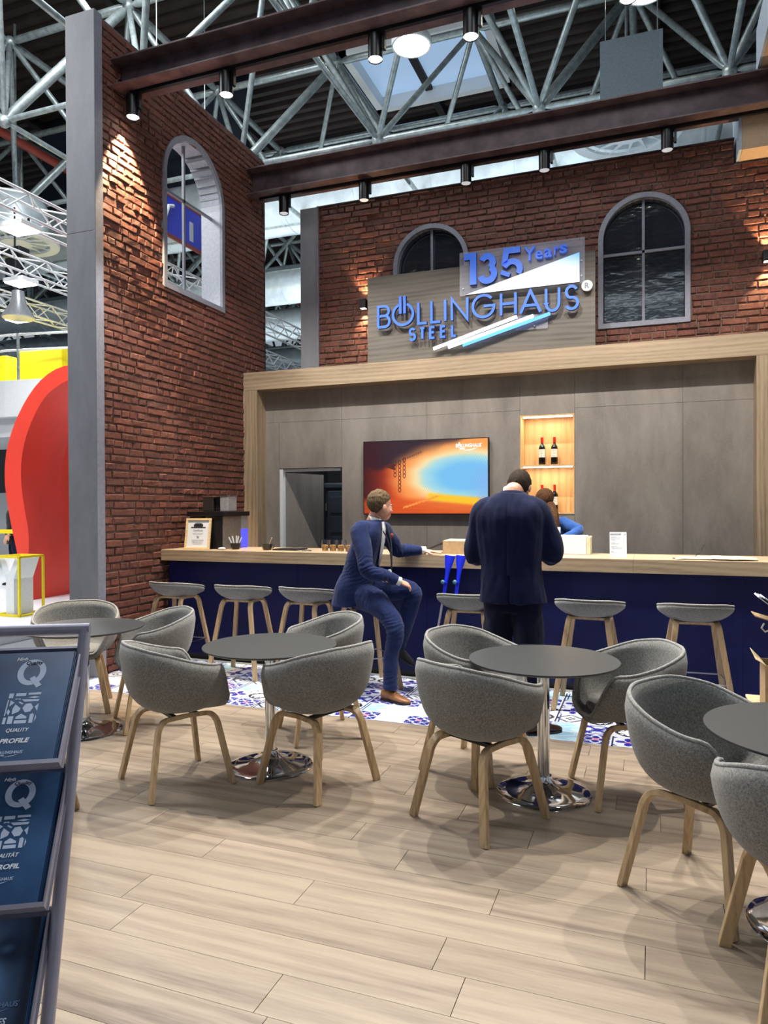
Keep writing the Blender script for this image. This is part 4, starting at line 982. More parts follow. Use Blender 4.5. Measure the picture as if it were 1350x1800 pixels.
cup('small black pot holding white sugar sachets, in front of the coffee machine', -4.03, 6.40, .052, .065, 'black', cat='pot')
for i, (dx, a) in enumerate(((-.030, -28), (-.014, -14), (.004, 2), (.02, 14), (.033, 26))):
    m_ = MB(); m_.T = M4.Translation((-4.03+dx*.5, 6.40+.008*(i % 3-1), BZ+.01)) @ M4.Rotation(R(a), 4, 'Y'); m_.box(-.007, .007, -.0015, .0015, 0, .13)
    tag(m_.build('sugar_sachet', 'paper', bevel=.001), 'white sugar sachet standing in the small black pot', 'sachet', 'sugar sachets in the black pot')
cp_ = cup('dark cup with a wooden stirrer on a black tray', -3.66, 6.40, .055, .06, 'darkglass')
hang('wooden_stirrer', MB().tube([(-3.65, 6.40, BZ+.012), (-3.60, 6.39, BZ+.125)], .005, n=6), 'cartonin', 'pale wooden stirrer leaning in the dark cup', 'stirrer')
hang('serving_tray', MB().box(-3.58, -3.30, 6.36, 6.6, BZ, BZ+.014), 'black', 'flat black tray right of the dark cup', 'tray', bevel=.004)
hang('crumpled_napkin', MB().ell((-4.13, 6.30, BZ+.012), (.045, .03, .012), n=9, k=5), 'paper', 'small crumpled white napkin beside the certificate', 'napkin')
hang('bottle_opener', MB().tube([(-3.22, 6.30, BZ+.006), (-3.16, 6.34, BZ+.006), (-3.12, 6.32, BZ+.006)], .006, n=8), 'steel', 'small steel opener lying on the bar below the doorway', 'opener')
for i, x in enumerate((-3.02, -2.935, -2.85, -2.765)):
    t = thing('snack_glass', ('first' if i == 0 else 'second' if i == 1 else 'third' if i == 2 else 'fourth')+' clear glass of nuts in the row left of the seated man', 'glass', (x, 6.42, BZ), 0, 'glasses of nuts on the bar')
    MB().lathe([(.001, 0), (.032, 0), (.037, .11), (.0355, .11), (.0305, .005), (.001, .005)], n=24).build('glass', 'glass', t, smooth=True)
    MB().lathe([(.001, .0055), (.030, .0055), (.0325, .055), (.02, .062), (.001, .060)], n=20).build('nuts', 'nuts', t, smooth=True)
# carton, black roll, white cool box, menu
cb = thing('cardboard_box', 'open kraft cardboard carton on the bar left of the standing man', 'box', (-1.62, 6.5, BZ))
sub(MB().box(-1.80, -1.42, 6.36, 6.62, BZ, 1.235), 'carton_body', 'carton', cb, bevel=.003)
sub(MB().add([(-1.80, 6.36, 1.236), (-1.42, 6.36, 1.236), (-1.42, 6.62, 1.245), (-1.80, 6.62, 1.245), (-1.80, 6.36, 1.239), (-1.42, 6.36, 1.239), (-1.42, 6.62, 1.248), (-1.80, 6.62, 1.248)], [(0, 3, 2, 1), (4, 5, 6, 7), (0, 1, 5, 4), (1, 2, 6, 5), (2, 3, 7, 6), (3, 0, 4, 7)]), 'lid', 'cartonin', cb)
sub(MB().prism([(-1.80, 1.228), (-1.96, 1.16), (-1.958, 1.156), (-1.80, 1.223)], 6.38, 6.6, 'y'), 'side_flap', 'ink', cb)
mb = MB(); text(mb, 'G', -1.60, -1.575, 1.19, 1.215, 6.359, .001, .02); mb.box(-1.565, -1.545, 6.3575, 6.359, 1.20, 1.206); mb.box(-1.54, -1.53, 6.3575, 6.359, 1.19, 1.215); sub(mb, 'printed_symbols', 'ink', cb)
hang('black_tape_roll', MB().tube([(-1.52, 6.30, BZ+.04), (-1.42, 6.30, BZ+.04)], .04, n=20), 'black', 'black cylinder lying on the bar at the standing man elbow', 'roll', smooth=True)
wb = thing('white_cool_box', 'white box standing on the bar right of the standing man', 'box', (-.75, 6.72, BZ))
sub(MB().box(-1.0, -.545, 6.62, 6.82, BZ, 1.288), 'body', 'white', wb, bevel=.006); sub(MB().box(-.543, -.51, 6.62, 6.82, BZ, 1.28), 'side_panel', 'linen', wb, bevel=.004)
sub(MB().box(-.86, -.80, 6.60, 6.619, 1.20, 1.25), 'latch', 'silverpl', wb) if False else None
kb = MB().box(-.86, -.78, 6.83, 6.86, 1.29, 1.36); hang('paper_note', MB().add([(-.865, 6.72, 1.29), (-.785, 6.72, 1.29), (-.785, 6.74, 1.36), (-.865, 6.74, 1.36), (-.865, 6.723, 1.29), (-.785, 6.723, 1.29), (-.785, 6.743, 1.36), (-.865, 6.743, 1.36)], [(0, 1, 2, 3), (7, 6, 5, 4), (0, 4, 5, 1), (1, 5, 6, 2), (2, 6, 7, 3), (3, 7, 4, 0)]), 'paper', 'small white card standing on the white box', 'card')
mn = thing('menu_card', 'white menu card in a clear stand on the bar, right of the white box', 'menu', (-.262, 6.32, BZ)); mn.rotation_euler = (R(-8), 0, R(6))
pp = MB().box(-.068, .068, -.002, .002, 0, .215).build('card', 'paper', mn); mb = MB()
mb.add([(-.064, -.0026, .190), (.02, -.0026, .190), (.026, -.0026, .203), (-.060, -.0026, .203)], [(0, 1, 2, 3)]); mb.add([(.045, -.0026, .19), (.055, -.0026, .19), (.062, -.0026, .203), (.058, -.0026, .203)], [(0, 1, 2, 3)])
for tx, z, w_ in (('Beverages', .172, .04), ('Coffee - Cappuccino', .162, .075), ('Espresso - Latte', .153, .07), ('Tea', .144, .03), ('Snacks', .122, .03), ('Pretzel - Nuts', .113, .06), ('Cold drinks', .092, .045), ('Water - Juice - Cola', .083, .09), ('Apple spritzer', .074, .085), ('Beer', .05, .02), ('Pilsner', .041, .045), ('Wine', .02, .02)): text(mb, tx, -.056, -.056+w_, z, z+.005, -.0022, .0004)
mb.build('menu_print', 'inkgrey', pp); tw = MB(); text(tw, 'DRINK MENU', -.052, .014, .1935, .2, -.0028, .0004); tw.build('menu_title', 'paper', pp)
lb_ = MB(); rl = random.Random(4); n1, n2 = 26, 7
for i in range(n1+1):
    for j in range(n2+1):
        u, v = i/n1, j/n2; e_ = sin(pi*min(max(u, .02), .98))**.3*sin(pi*min(max(v, .03), .97))**.4
        lb_.v.append((.18+u*.60, 6.22+v*.16+.03*sin(u*7), BZ+.001+e_*(.018+.022*max(0, noise.noise(V((u*9, v*3, 1.3))))+.012*(u > .45))))
for i in range(n1):
    for j in range(n2): a = i*(n2+1)+j; lb_.f.append((a, a+n2+1, a+n2+2, a+1)); lb_.mi.append(0)
o_ = hang('linen_cloth', lb_, 'linen', 'crumpled cream cloth bag lying at the right end of the bar', 'cloth', smooth=True); m_ = o_.modifiers.new('s', 'SOLIDIFY'); m_.thickness = .003
hang('thin_wire', MB().tube([(.33, 6.42, BZ+.01), (.37, 6.42, 1.17), (.41, 6.43, 1.24)], .0025, n=6), 'ink', 'thin dark wire sticking up from the cream cloth', 'wire')
hang('black_cable', MB().tube([(.16, 6.30, BZ+.006), (.27, 6.27, BZ+.006), (.33, 6.42, BZ+.010)], .004, n=6), 'ink', 'dark cable lying on the bar left of the cream cloth', 'cable')

# crutches leaning against the bar
def crutch(label, x, lean):
    t = thing('crutch', label, 'crutch', (x, 5.86, .004)); t.rotation_euler = (R(-12.5), R(lean), 0)
    MB().tube([(0, 0, .02), (0, 0, .80)], .011, n=12).build('tube', 'alu', t, smooth=True); MB().lathe([(.001, 0), (.018, 0), (.014, .05), (.001, .05)], n=14).build('rubber_foot', 'black', t, smooth=True)
    s_ = MB(); rs = []
    for z, w_, d_, yo in ((.74, .013, .013, 0), (.84, .015, .016, 0), (.95, .016, .018, -.005), (1.02, .022, .020, -.01), (1.08, .036, .022, -.014), (1.145, .047, .022, -.016), (1.15, .048, .022, -.016)):
        rs.append([(w_*cos(2*pi*i/20), yo+d_*sin(2*pi*i/20), z) for i in range(20)])
    s_.rings(rs); s_.build('forearm_cuff', 'blueplastic', t, smooth=True, auto=50)
    MB().tube([(.0, -.01, .905), (.0, -.11, .905)], .016, n=14).build('handle', 'blueplastic', t, smooth=True); MB().ell((.0, -.115, .905), (.019, .010, .019), n=14, k=8).build('handle_cap', 'teal', t, smooth=True)
crutch('left blue forearm crutch leaning on the bar', -1.795, 7.0); crutch('right blue forearm crutch leaning on the bar', -1.665, 5.5)

# ------------------------------------------------------------------ brochure rack, front left
e_ = V((.862, .508, 0)).normalized(); n_ = V((.508, -.862, 0)).normalized(); C0 = V((-1.2527, 1.3444, 1.2723)); la, lb2 = .3291, .7083   # lean: n * la per drop of lb2
lean = (n_*la - V((0, 0, lb2))).normalized(); Ht = C0.z/(-lean.z)
rk = thing('brochure_rack', 'aluminium brochure rack with three tiers at the left picture edge', 'brochure rack', tuple(C0+lean*Ht-e_*.16))
rk.location.z = 0
WR_ = .34
def rsub(mb, nm, mat, par=None, **k):
    off = rk.location; mb.v = [(x-off.x, y-off.y, z-off.z) for x, y, z in mb.v]; return mb.build(nm, mat, par or rk, **k)
rr = .0135
rsub(MB().tube([C0-e_*.007, C0+lean*(Ht-.02)-e_*.007], rr, n=16), 'post', 'alu', smooth=True); rsub(MB().tube([C0-e_*WR_, C0+lean*(Ht-.02)-e_*WR_], rr, n=16), 'post', 'alu', smooth=True)
rsub(MB().tube([C0+e_*.004, C0-e_*(WR_+.01)], rr, n=16), 'top_bar', 'alu', smooth=True)
bk = C0 - n_*.10; bk.z = 0
for s_ in (WR_/2,): rsub(MB().tube([C0-e_*s_-V((0, 0, .10)), V((bk.x, bk.y, .012))-e_*s_], .009, n=12), 'rear_strut', 'alu', smooth=True)
rsub(MB().tube([V((bk.x, bk.y, .012)), V((bk.x, bk.y, .012))-e_*WR_], .009, n=12), 'rear_foot_bar', 'alu', smooth=True); rsub(MB().tube([C0+lean*(Ht-.03), C0+lean*(Ht-.03)-e_*WR_], .009, n=12), 'front_foot_bar', 'alu', smooth=True)
GL = [[(0, 6), (.8, 6), (.8, 5.1), (0, 5.1)], [(1.2, 6), (3.0, 6), (3.0, 5.4), (1.2, 5.4)], [(3.4, 6), (5.6, 6), (5.6, 5.6), (3.4, 5.6)], [(3.4, 5.1), (4.6, 5.3), (5.6, 5.1), (4.6, 4.9)], [(0, 4.8), (.2, 4.8), (.2, 1.8), (0, 1.8)],
                 [(.5, 4.7), (1.3, 4.2), (.5, 3.5)], [(1.3, 5.0), (2.2, 4.7), (2.2, 5.0), (1.3, 4.7)], [(2.4, 4.8), (5.6, 4.7), (5.4, 4.3), (3.0, 4.3)], [(.5, 3.1), (.9, 2.5), (.7, 1.9), (.3, 2.4)], [(1.5, 3.9), (2.6, 3.1), (2.4, 2.5), (1.3, 2.0), (1.2, 3.0)],
                 [(3.3, 3.9), (4.2, 4.0), (4.8, 3.2), (4.4, 2.4), (3.5, 2.3), (2.9, 3.1)], [(5.6, 3.9), (5.0, 3.3), (5.6, 2.4)], [(2.1, 4.4), (2.9, 4.0), (2.7, 3.8), (2.0, 4.2)], [(0, 1.5), (.5, 1.5), (.5, .3), (0, .3)], [(.8, 1.7), (1.7, 1.7), (1.7, .3), (.8, .3)],
                 [(2.1, 1.5), (2.9, 2.1), (4.0, 1.5), (4.0, 1.15), (2.1, 1.15)], [(2.0, .9), (4.1, .9), (4.1, .3), (2.0, .3)], [(4.5, 1.9), (4.9, 2.1), (5.2, 1.8), (5.2, .3), (4.5, .3)], [(5.5, 1.8), (5.7, 1.2), (5.4, .4)]]
tiers = [(V((-1.2487, 1.3215, 1.2255)), .1974, .1960, 'upper'), (V((-1.1954, 1.2240, .9866)), .1860, .1995, 'middle'), (V((-1.1444, 1.1190, .7362)), .178, .206, 'lower')]
bw = .21
for ti, (Tp, a, b, nm) in enumerate(tiers):
    dn = (n_*a-V((0, 0, b))); L_ = dn.length; dn.normalize(); fn = e_.cross(-dn).normalized()     # dn runs down the tray, fn faces the viewer
    if fn.dot(n_) < 0: fn = -fn
    def fr4(u, v, w): return tuple(Tp - e_*(bw+.008-u) + dn*v + fn*w)
    def quad(mb, u0, u1, v0, v1, w0, w1, mi=0):
        c = [fr4(u, v, w) for w in (w0, w1) for u, v in ((u0, v0), (u1, v0), (u1, v1), (u0, v1))]
        mb.add(c, [(0, 3, 2, 1), (4, 5, 6, 7), (0, 1, 5, 4), (1, 2, 6, 5), (2, 3, 7, 6), (3, 0, 4, 7)], mi); return mb
    tr_ = MB(); quad(tr_, -.08, bw+.012, -.012, L_+.004, -.014, -.010); quad(tr_, -.08, bw+.008, L_, L_+.003, -.010, .012); quad(tr_, -.08, bw+.008, L_-.006, L_, .0095, .012); quad(tr_, -.08, bw+.006, -.012, -.006, -.012, .002); quad(tr_, bw+.004, bw+.008, 0, L_, -.012, .008)
    rsub(tr_, 'tray', 'alu')
    cb_ = MB(); cb_.tube([fr4(bw+.02, -.012, -.012), fr4(-.1, -.012, -.012)], .004, n=8); rsub(cb_, 'cross_bar', 'steel', smooth=True)
    for s in range(4):
        w0 = -.009+s*.0042; mb = MB(); quad(mb, .0-.003*(3-s), bw-.0022*(s), .004+.001*s, L_-.003, w0, w0+.0038)
        if s < 3: tag(mb.build('brochure', 'cover'), 'brochure stacked behind the front one in the %s rack tier' % nm, 'brochure', 'brochures behind the front copy, %s tier' % nm)
        else: front = (mb, w0+.0038)
    mb, wf = front
    if ti == 2:
        bro = thing('brochure', 'dark photo brochure with a face close-up in the lower rack tier', 'brochure', tuple(fr4(bw/2, L_, 0)))
        off = bro.location; g_v = MB(); cl = []; N1, N2 = 44, 60
        for j in range(N2+1):
            for i in range(N1+1):
                u, v = i/N1, j/N2; g_v.v.append(fr4(u*(bw-.008), .006+v*(L_-.012), wf+.0002))
                nz = noise.noise(V((u*4, v*4, 2)))*.5+noise.noise(V((u*11, v*9, 5)))*.25
                lum = max(0, .20+.45*math.exp(-((u-.62)**2*14+(v-.30)**2*8))*(1+nz)+.35*math.exp(-((u-.45)**2*18+(v-.5)**2*5)))
                eye = math.exp(-(((u-.74)/.07)**2+((v-.20+.1*(u-.74))/.03)**2)); soc = math.exp(-(((u-.74)/.15)**2+((v-.205)/.075)**2))
                lum = lum*(1-.85*soc)+.6*eye; lum *= 1-.7*smst(.88, .98, u); lum *= 1-.7*smst(.62, .9, v)
                cl.append(lin((14+110*lum, 20+150*lum, 36+190*lum)))
        for j in range(N2):
            for i in range(N1): q0 = j*(N1+1)+i; g_v.f.append((q0, q0+1, q0+N1+2, q0+N1+1)); g_v.mi.append(0)
        for m__ in (mb, g_v): m__.v = [(x-off.x, y-off.y, z-off.z) for x, y, z in m__.v]
        mb.build('booklet', 'navyhang', bro); g_v.build('cover_picture', 'coverphoto', bro, colors=cl)
    else:
        bro = thing('brochure', ('blue brochure reading QUALITY IN EVERY PROFILE in the upper rack tier' if ti == 0 else 'blue brochure reading QUALITÄT IN JEDEM PROFIL in the middle rack tier'), 'brochure', tuple(fr4(bw/2, L_, 0)))
        off = bro.location; mb.v = [(x-off.x, y-off.y, z-off.z) for x, y, z in mb.v]; bk_ = mb.build('booklet', 'cover', bro)
    off = bro.location
    def cmap(x, y, z, lift):
        if ti == 1: v = (.297-z)*.9*L_/.297-.003; x += .009
        else: v = L_-z*L_/.297
        return fr4(x, v, wf+lift+max(0, -y))
    def prt(fn_, nm_, mat):
        """draw in cover coordinates (x right, z up from lower left corner, in cover widths of .21 x .297) then map onto the cover"""
        q_ = MB(); fn_(q_)
        q_.v = [tuple(V(cmap(x, y, z, .0003))-off) for x, y, z in q_.v]; return q_.build(nm_, [mat, mat], bro)
    if ti < 2:
        def qring(m):
            m.band([(.121+.0235*cos(2*pi*i/36), .2335+.0295*sin(2*pi*i/36)) for i in range(36)], .0125, -.0004, 0, True); m.band([(.124, .219), (.143, .1935)], .012, -.0008, -.0004)
        prt(qring, 'printed_letter_q', 'brochtext')
        prt(lambda m: text(m, 'High', .083, .106, .264, .276, 0, .0004, .02, .25), 'printed_text', 'brochwhite')
        prt(lambda m: text(m, 'Quality', .1055, .141, .252, .264, -.0009, .0004, .02, .25), 'printed_text', 'navyhang')
        def glyphs(m):
            P = GL
            for p_ in P:
                n = len(p_); m.add([(.086+x*.0116, -.0003, .0945+z*.0138) for x, z in p_], [tuple(range(n))[::-1]])
        prt(glyphs, 'printed_profile_shapes', 'brochtext')
        w1, w3 = ('QUALITY', 'PROFILE') if ti == 0 else ('QUALITÄT', 'PROFIL')
        prt(lambda m: text(m, w1, .098 if ti == 0 else .090, .143, .0765, .087 if ti == 0 else .0895, 0, .0004, .025, .25), 'printed_text', 'brochwhite')
        prt(lambda m: text(m, 'IN EVERY' if ti == 0 else 'IN JEDEM', .110, .134, .0665, .0725, 0, .0004, 0, .25), 'printed_text', 'brochfaint')
        prt(lambda m: text(m, w3, .0905 if ti == 0 else .1, .1485, .051, .0625, 0, .0004, .03, .25), 'printed_text', 'brochwhite')
        mo = minilogo(.088, .142, .018, .036, 0, 'brochtext', bro, V((0, 0, 0)))
        for vtx in mo.data.vertices: vtx.co = V(cmap(*vtx.co, .0003))-off
    else:
        mo = minilogo(.10, .19, .118, .142, 0, 'brochfaint', bro, V((0, 0, 0)))
        for vtx in mo.data.vertices: vtx.co = V(cmap(*vtx.co, .0008))-off
        prt(lambda m: text(m, 'STAINLESS PROFILES', .04, .172, .098, .110, -.001, .0004, .02, .25), 'printed_text', 'brochtext')

# leaflet stand and cartons at the right picture edge
bx_ = thing('gift_carton', 'open brown carton filled with clear plastic cups at the right picture edge', 'carton', (.80, 5.2, .0)); bx_.rotation_euler = (0, 0, 0)
ls = thing('side_stand', 'low pale pedestal under the brown carton at the right picture edge', 'stand', (.82, 5.2, .004))
MB().box(-.20, .5, -.18, .18, 0, .255).build('pedestal', 'navy', ls, bevel=.004); MB().box(-.225, .52, -.20, .20, .256, .272).build('shelf_board', 'cartonin', ls, bevel=.002)
bx_.location = (.66, 5.1, .273); T_ = .004
MB().box(0, .30, -.12, -.116, 0, .29).box(0, .30, .116, .12, 0, .29).box(0, .004, -.116, .116, 0, .29).box(.296, .30, -.116, .116, 0, .29).box(.004, .296, -.116, .116, 0, .004).build('carton_body', 'carton', bx_)
MB().add([(0, -.12, .29), (0, .12, .29), (-.055, .15, .345), (-.055, -.13, .325), (.002, -.12, .292), (.002, .12, .292), (-.053, .15, .348), (-.053, -.13, .328)], [(0, 3, 2, 1), (4, 5, 6, 7), (0, 1, 5, 4), (1, 2, 6, 5), (2, 3, 7, 6), (3, 0, 4, 7)]).build('flap', 'cartonin', bx_)
for i, (x, y, a) in enumerate(((.05, -.06, 20), (.13, .03, -25), (.22, -.04, 10), (.045, .055, 50))):
    t = thing('plastic_cup', 'crumpled clear plastic cup in the brown carton', 'cup', (.66+x, 5.1+y, .273+.235), 0, 'clear plastic cups in the brown carton'); t.rotation_euler = (R(a), R(a*.7), 0)
    MB().lathe([(.001, 0), (.024, 0), (.036, .09), (.0345, .09), (.0225, .003), (.001, .003)], n=14).build('cup_body', 'glass', t)
bs = thing('leaflet_tray', 'tilted brown tray above the carton at the right picture edge', 'tray', (.68, 5.2, .84))
MB().prism([(-.06, .005), (.12, -.05), (.5, -.05), (.5, -.042), (.12, -.042), (-.06, .012)], -.1, .12, 'y').build('tray_board', 'carton', bs); MB().tube([(.0, -.02, -.045), (-.015, -.02, -.075), (.005, -.02, -.10), (.05, -.02, -.08)], .006, n=8).build('white_ribbon', 'white', bs, smooth=True)
MB().tube([(.35, .08, -.55), (.35, .08, -.05)], .02, n=10).build('stand_post', 'blackm', bs)
lf = thing('leaflet_stack', 'stack of white printed leaflets at the right picture edge', 'leaflets', (.66, 5.2, .95))
for i in range(3): 
    m_ = MB(); m_.T = M4.Translation((.015*i, 0, -.004*i)) @ M4.Rotation(R(38), 4, 'Y'); m_.box(-.03, .30, -.10, .11, 0, .012); m_.build('leaflet', 'paper' if i != 1 else 'inkgrey', lf)
MB().tube([(.16, .0, -.15), (.16, .0, -.10)], .01, n=8).build('support_pin', 'blackm', lf)
# ================================================================== PEOPLE
def catmull(P, n=6):
    P = [V(p) for p in P]; out = []
    for i in range(len(P)-1):
        p0, p1, p2, p3 = P[max(i-1, 0)], P[i], P[i+1], P[min(i+2, len(P)-1)]
        for k in range(n):
            t = k/n; out.append(.5*((2*p1)+(-p0+p2)*t+(2*p0-5*p1+4*p2-p3)*t*t+(-p0+3*p1-3*p2+p3)*t**3))
    return out+[P[-1]]
def limb(mb, pts, rad, n=18, asp=1, k=6, upv=(0, 0, 1)):
    """smooth tapering tube; rad per point"""
    Q = catmull([(*p, ) for p in pts], k); Rr = [v.x for v in catmull([(r, 0, 0) for r in rad], k)]
    mb.sweep(Q, [(cos(2*pi*i/n), asp*sin(2*pi*i/n)) for i in range(n)], 0, upv, False, Rr)
def loft(mb, rings, n=28, k=5, e=2.3):
    """rings: (centre, half width, half depth, yaw of the front direction, tilt vector) -> smooth torso"""
    C_ = catmull([r[0] for r in rings], k); S1 = catmull([(r[1], r[2], r[3]) for r in rings], k); out = []
    for c, s in zip(C_, S1):
        a = R(s.z); f = V((cos(a), sin(a), 0)); sd = V((sin(a), -cos(a), 0)); rg = []
        for i in range(n):
            t = 2*pi*i/n; ct, st_ = cos(t), sin(t); q_ = (abs(ct)**e+abs(st_)**e)**(-1/e)
            rg.append(c+sd*(s.x*ct*q_)+f*(s.y*st_*q_))
        out.append(rg)
    mb.rings(out)
def fuse(mb, name, mat, par, voxel=.006, it=3, fold=None):
    me = bpy.data.meshes.new('tmp'); me.from_pydata(mb.v, [], mb.f); o = bpy.data.objects.new('tmp', me); COL.objects.link(o)
    m = o.modifiers.new('r', 'REMESH'); m.mode = 'VOXEL'; m.voxel_size = voxel; m.use_smooth_shade = True
    s = o.modifiers.new('s', 'SMOOTH'); s.iterations = it; s.factor = .5
    dg = bpy.context.evaluated_depsgraph_get(); dg.update(); e = o.evaluated_get(dg); nm = bpy.data.meshes.new_from_object(e)
    bpy.data.objects.remove(o)
    if fold:
        for v, nn in [(v, v.normal.copy()) for v in nm.vertices]: v.co = v.co+nn*fold(v.co)
    nm.name = name; nm.materials.clear(); nm.materials.append(M[mat]); nm.polygons.foreach_set('use_smooth', [True]*len(nm.polygons))
    off = par.location; nm.transform(M4.Translation(-off))
    r = bpy.data.objects.new(name, nm); COL.objects.link(r); r.parent = par; return r
def folds(a=.006, sx=9, sz=4, seed=0): return lambda p: a*noise.noise(V((p.x*sx+seed, p.y*sx, p.z*sz)))*1.6+a*.5*noise.noise(V((p.x*sx*2.5, p.y*sx*2.5+seed, p.z*sz*3)))
def basis(pos, yaw_, pit=0, rol=0): return M4.Translation(pos) @ M4.Rotation(R(yaw_-90), 4, 'Z') @ M4.Rotation(R(pit), 4, 'X') @ M4.Rotation(R(rol), 4, 'Y')
def head(mb, T):
    old = mb.T; mb.T = T
    for c, r in (((0, -.012, .035), (.076, .096, .088)), ((0, .03, -.02), (.061, .064, .082)), ((0, .042, -.072), (.044, .046, .036)), ((0, .094, -.012), (.011, .014, .030)), ((0, .104, -.030), (.013, .014, .011)),
                 ((.079, -.004, -.012), (.010, .020, .032)), ((-.079, -.004, -.012), (.010, .020, .032)), ((0, .088, -.058), (.022, .010, .007)), ((0, .087, -.069), (.019, .010, .006)), ((0, .082, .018), (.046, .013, .010)), ((.034, .066, -.028), (.022, .022, .02)), ((-.034, .066, -.028), (.022, .022, .02))):
        mb.ell(c, r, n=20, k=12)
    mb.T = old
def face(T, par, browm='hairdark'):
    off = M4.Translation(-par.location)
    for s in (-1, 1):
        m = MB(); m.T = off @ T; m.ell((s*.031, .079, .002), (.012, .010, .009), n=12, k=8); m.build('eye', 'paper', par, smooth=True)
        m = MB(); m.T = off @ T; m.ell((s*.031, .0875, .002), (.005, .003, .005), n=10, k=6); m.build('iris', 'ink', par, smooth=True)
        m = MB(); m.T = off @ T; m.tube([(s*.015, .094, .020), (s*.034, .093, .024), (s*.052, .080, .018)], .0035, n=8); m.build('eyebrow', browm, par, smooth=True)
    m = MB(); m.T = off @ T; m.tube([(-.020, .092, -.063), (0, .099, -.062), (.020, .092, -.063)], .003, n=8); m.build('lips', 'lipc', par, smooth=True)
M['lipc'] = plain('lips', (170, 92, 84), .5)
def hair(T, par, mat, cut, sc_=(.084, .103, .097), c=(0, -.014, .037), name='hair', amp=.003, n=64, k=44, th=.012):
    m = MB(); m.T = M4.Translation(-par.location) @ T; vs = []; keep = {}
    for i in range(k+1):
        a = pi*min(max(i/k, .004), .996)
        for j in range(n):
            b = 2*pi*j/n; p = V((sc_[0]*sin(a)*cos(b), sc_[1]*sin(a)*sin(b), sc_[2]*cos(a))); d = p.normalized()
            q_ = p+V(c); q_ += d*amp*(noise.noise(q_*45)+.6*noise.noise(V((q_.x*110, q_.y*60, q_.z*30)))); vs.append(q_)
    fs = []
    for i in range(k):
        for j in range(n):
            ids = (i*n+j, (i+1)*n+j, (i+1)*n+(j+1) % n, i*n+(j+1) % n)
            if all(cut(vs[t]) for t in ids): fs.append(ids)
    m.add(vs, fs); o = m.build(name, mat, par, smooth=True, auto=180); s = o.modifiers.new('t', 'SOLIDIFY'); s.thickness = th; s.offset = -1; return o
def shortcut(p): 
    lim = -.075 if p.y < -.045 else (-.075+(p.y+.045)*2.2 if p.y < .0 else .024+(p.y)*.75)
    return p.z > lim
def hand(mb, T, side, curl=(25, 30, 20), spread=4, thumb=38):
    old = mb.T; mb.T = T
    mb.ell((0, .048, 0), (.041, .052, .0145), n=18, k=10); mb.ell((0, .012, 0), (.030, .03, .018), n=14, k=8)
    for i, (x, L) in enumerate(((-.031, .070), (-.0105, .079), (.0105, .073), (.030, .056))):
        x = x*side; a = 0; p = V((x, .086 if i not in (3,) else .078, 0)); P = [V((x*.9, .05, 0)), p]; sa = R(-(i-1.5)*spread*side)*-1
        for j, f in enumerate((.45, .30, .25)):
            a += curl[j]; p = p+V((sin(R((i-1.5)*spread))*side*L*f, cos(R(a))*L*f, -sin(R(a))*L*f)); P.append(p)
        limb(mb, P, [.0095, .0092, .0086, .0080, .0062], n=12, k=3)
    P = [V((-.018*side, .015, -.004)), V((-.040*side, .038, -.010)), V((-.040*side-.020*side*sin(R(thumb)), .064, -.018)), V((-.040*side-.030*side*sin(R(thumb)), .088, -.022))]
    limb(mb, P, [.014, .0125, .0105, .0075], n=12, k=4); mb.T = old
def frame_from(pos, ydir, zhint):
    y = V(ydir).normalized(); x = y.cross(V(zhint)).normalized(); z = x.cross(y)
    return M4(((x.x, y.x, z.x, pos[0]), (x.y, y.y, z.y, pos[1]), (x.z, y.z, z.z, pos[2]), (0, 0, 0, 1)))
def shoe(par, T, mat, name='shoe'):
    m = MB(); m.T = M4.Translation(-par.location) @ T
    rs = []
    for y, w_, h, zc in ((-.085, .020, .035, .045), (-.07, .032, .055, .05), (-.03, .036, .062, .055), (.02, .037, .05, .045), (.07, .044, .036, .034), (.12, .046, .027, .027), (.165, .036, .021, .022), (.19, .014, .012, .018)):
        rs.append([(w_*cos(2*pi*i/20), y, max(.010, zc+h*sin(2*pi*i/20)*(.9 if sin(2*pi*i/20) > 0 else .9))) for i in range(20)])
    m.rings(rs); o = m.build(name, mat, par, smooth=True, auto=60)
    s = MB(); s.T = m.T; P = [(-.030, -.082), (-.037, -.03), (-.036, .03), (-.047, .08), (-.048, .13), (-.036, .175), (0, .197), (.036, .175), (.048, .13), (.047, .08), (.036, .03), (.037, -.03), (.030, -.082), (0, -.092)]
    s.prism(P[::-1], 0, .014, 'z'); s.build('sole', 'sole', o, bevel=.002) if True else None
    l_ = MB(); l_.T = m.T
    for i in range(4): y = .03+.017*i; zt = .098-.014*i; l_.tube([(-.018, y, zt-.006), (0, y, zt+.001), (.018, y, zt-.006)], .0025, n=6)
    l_.build('laces', 'sole', o, smooth=True); return o

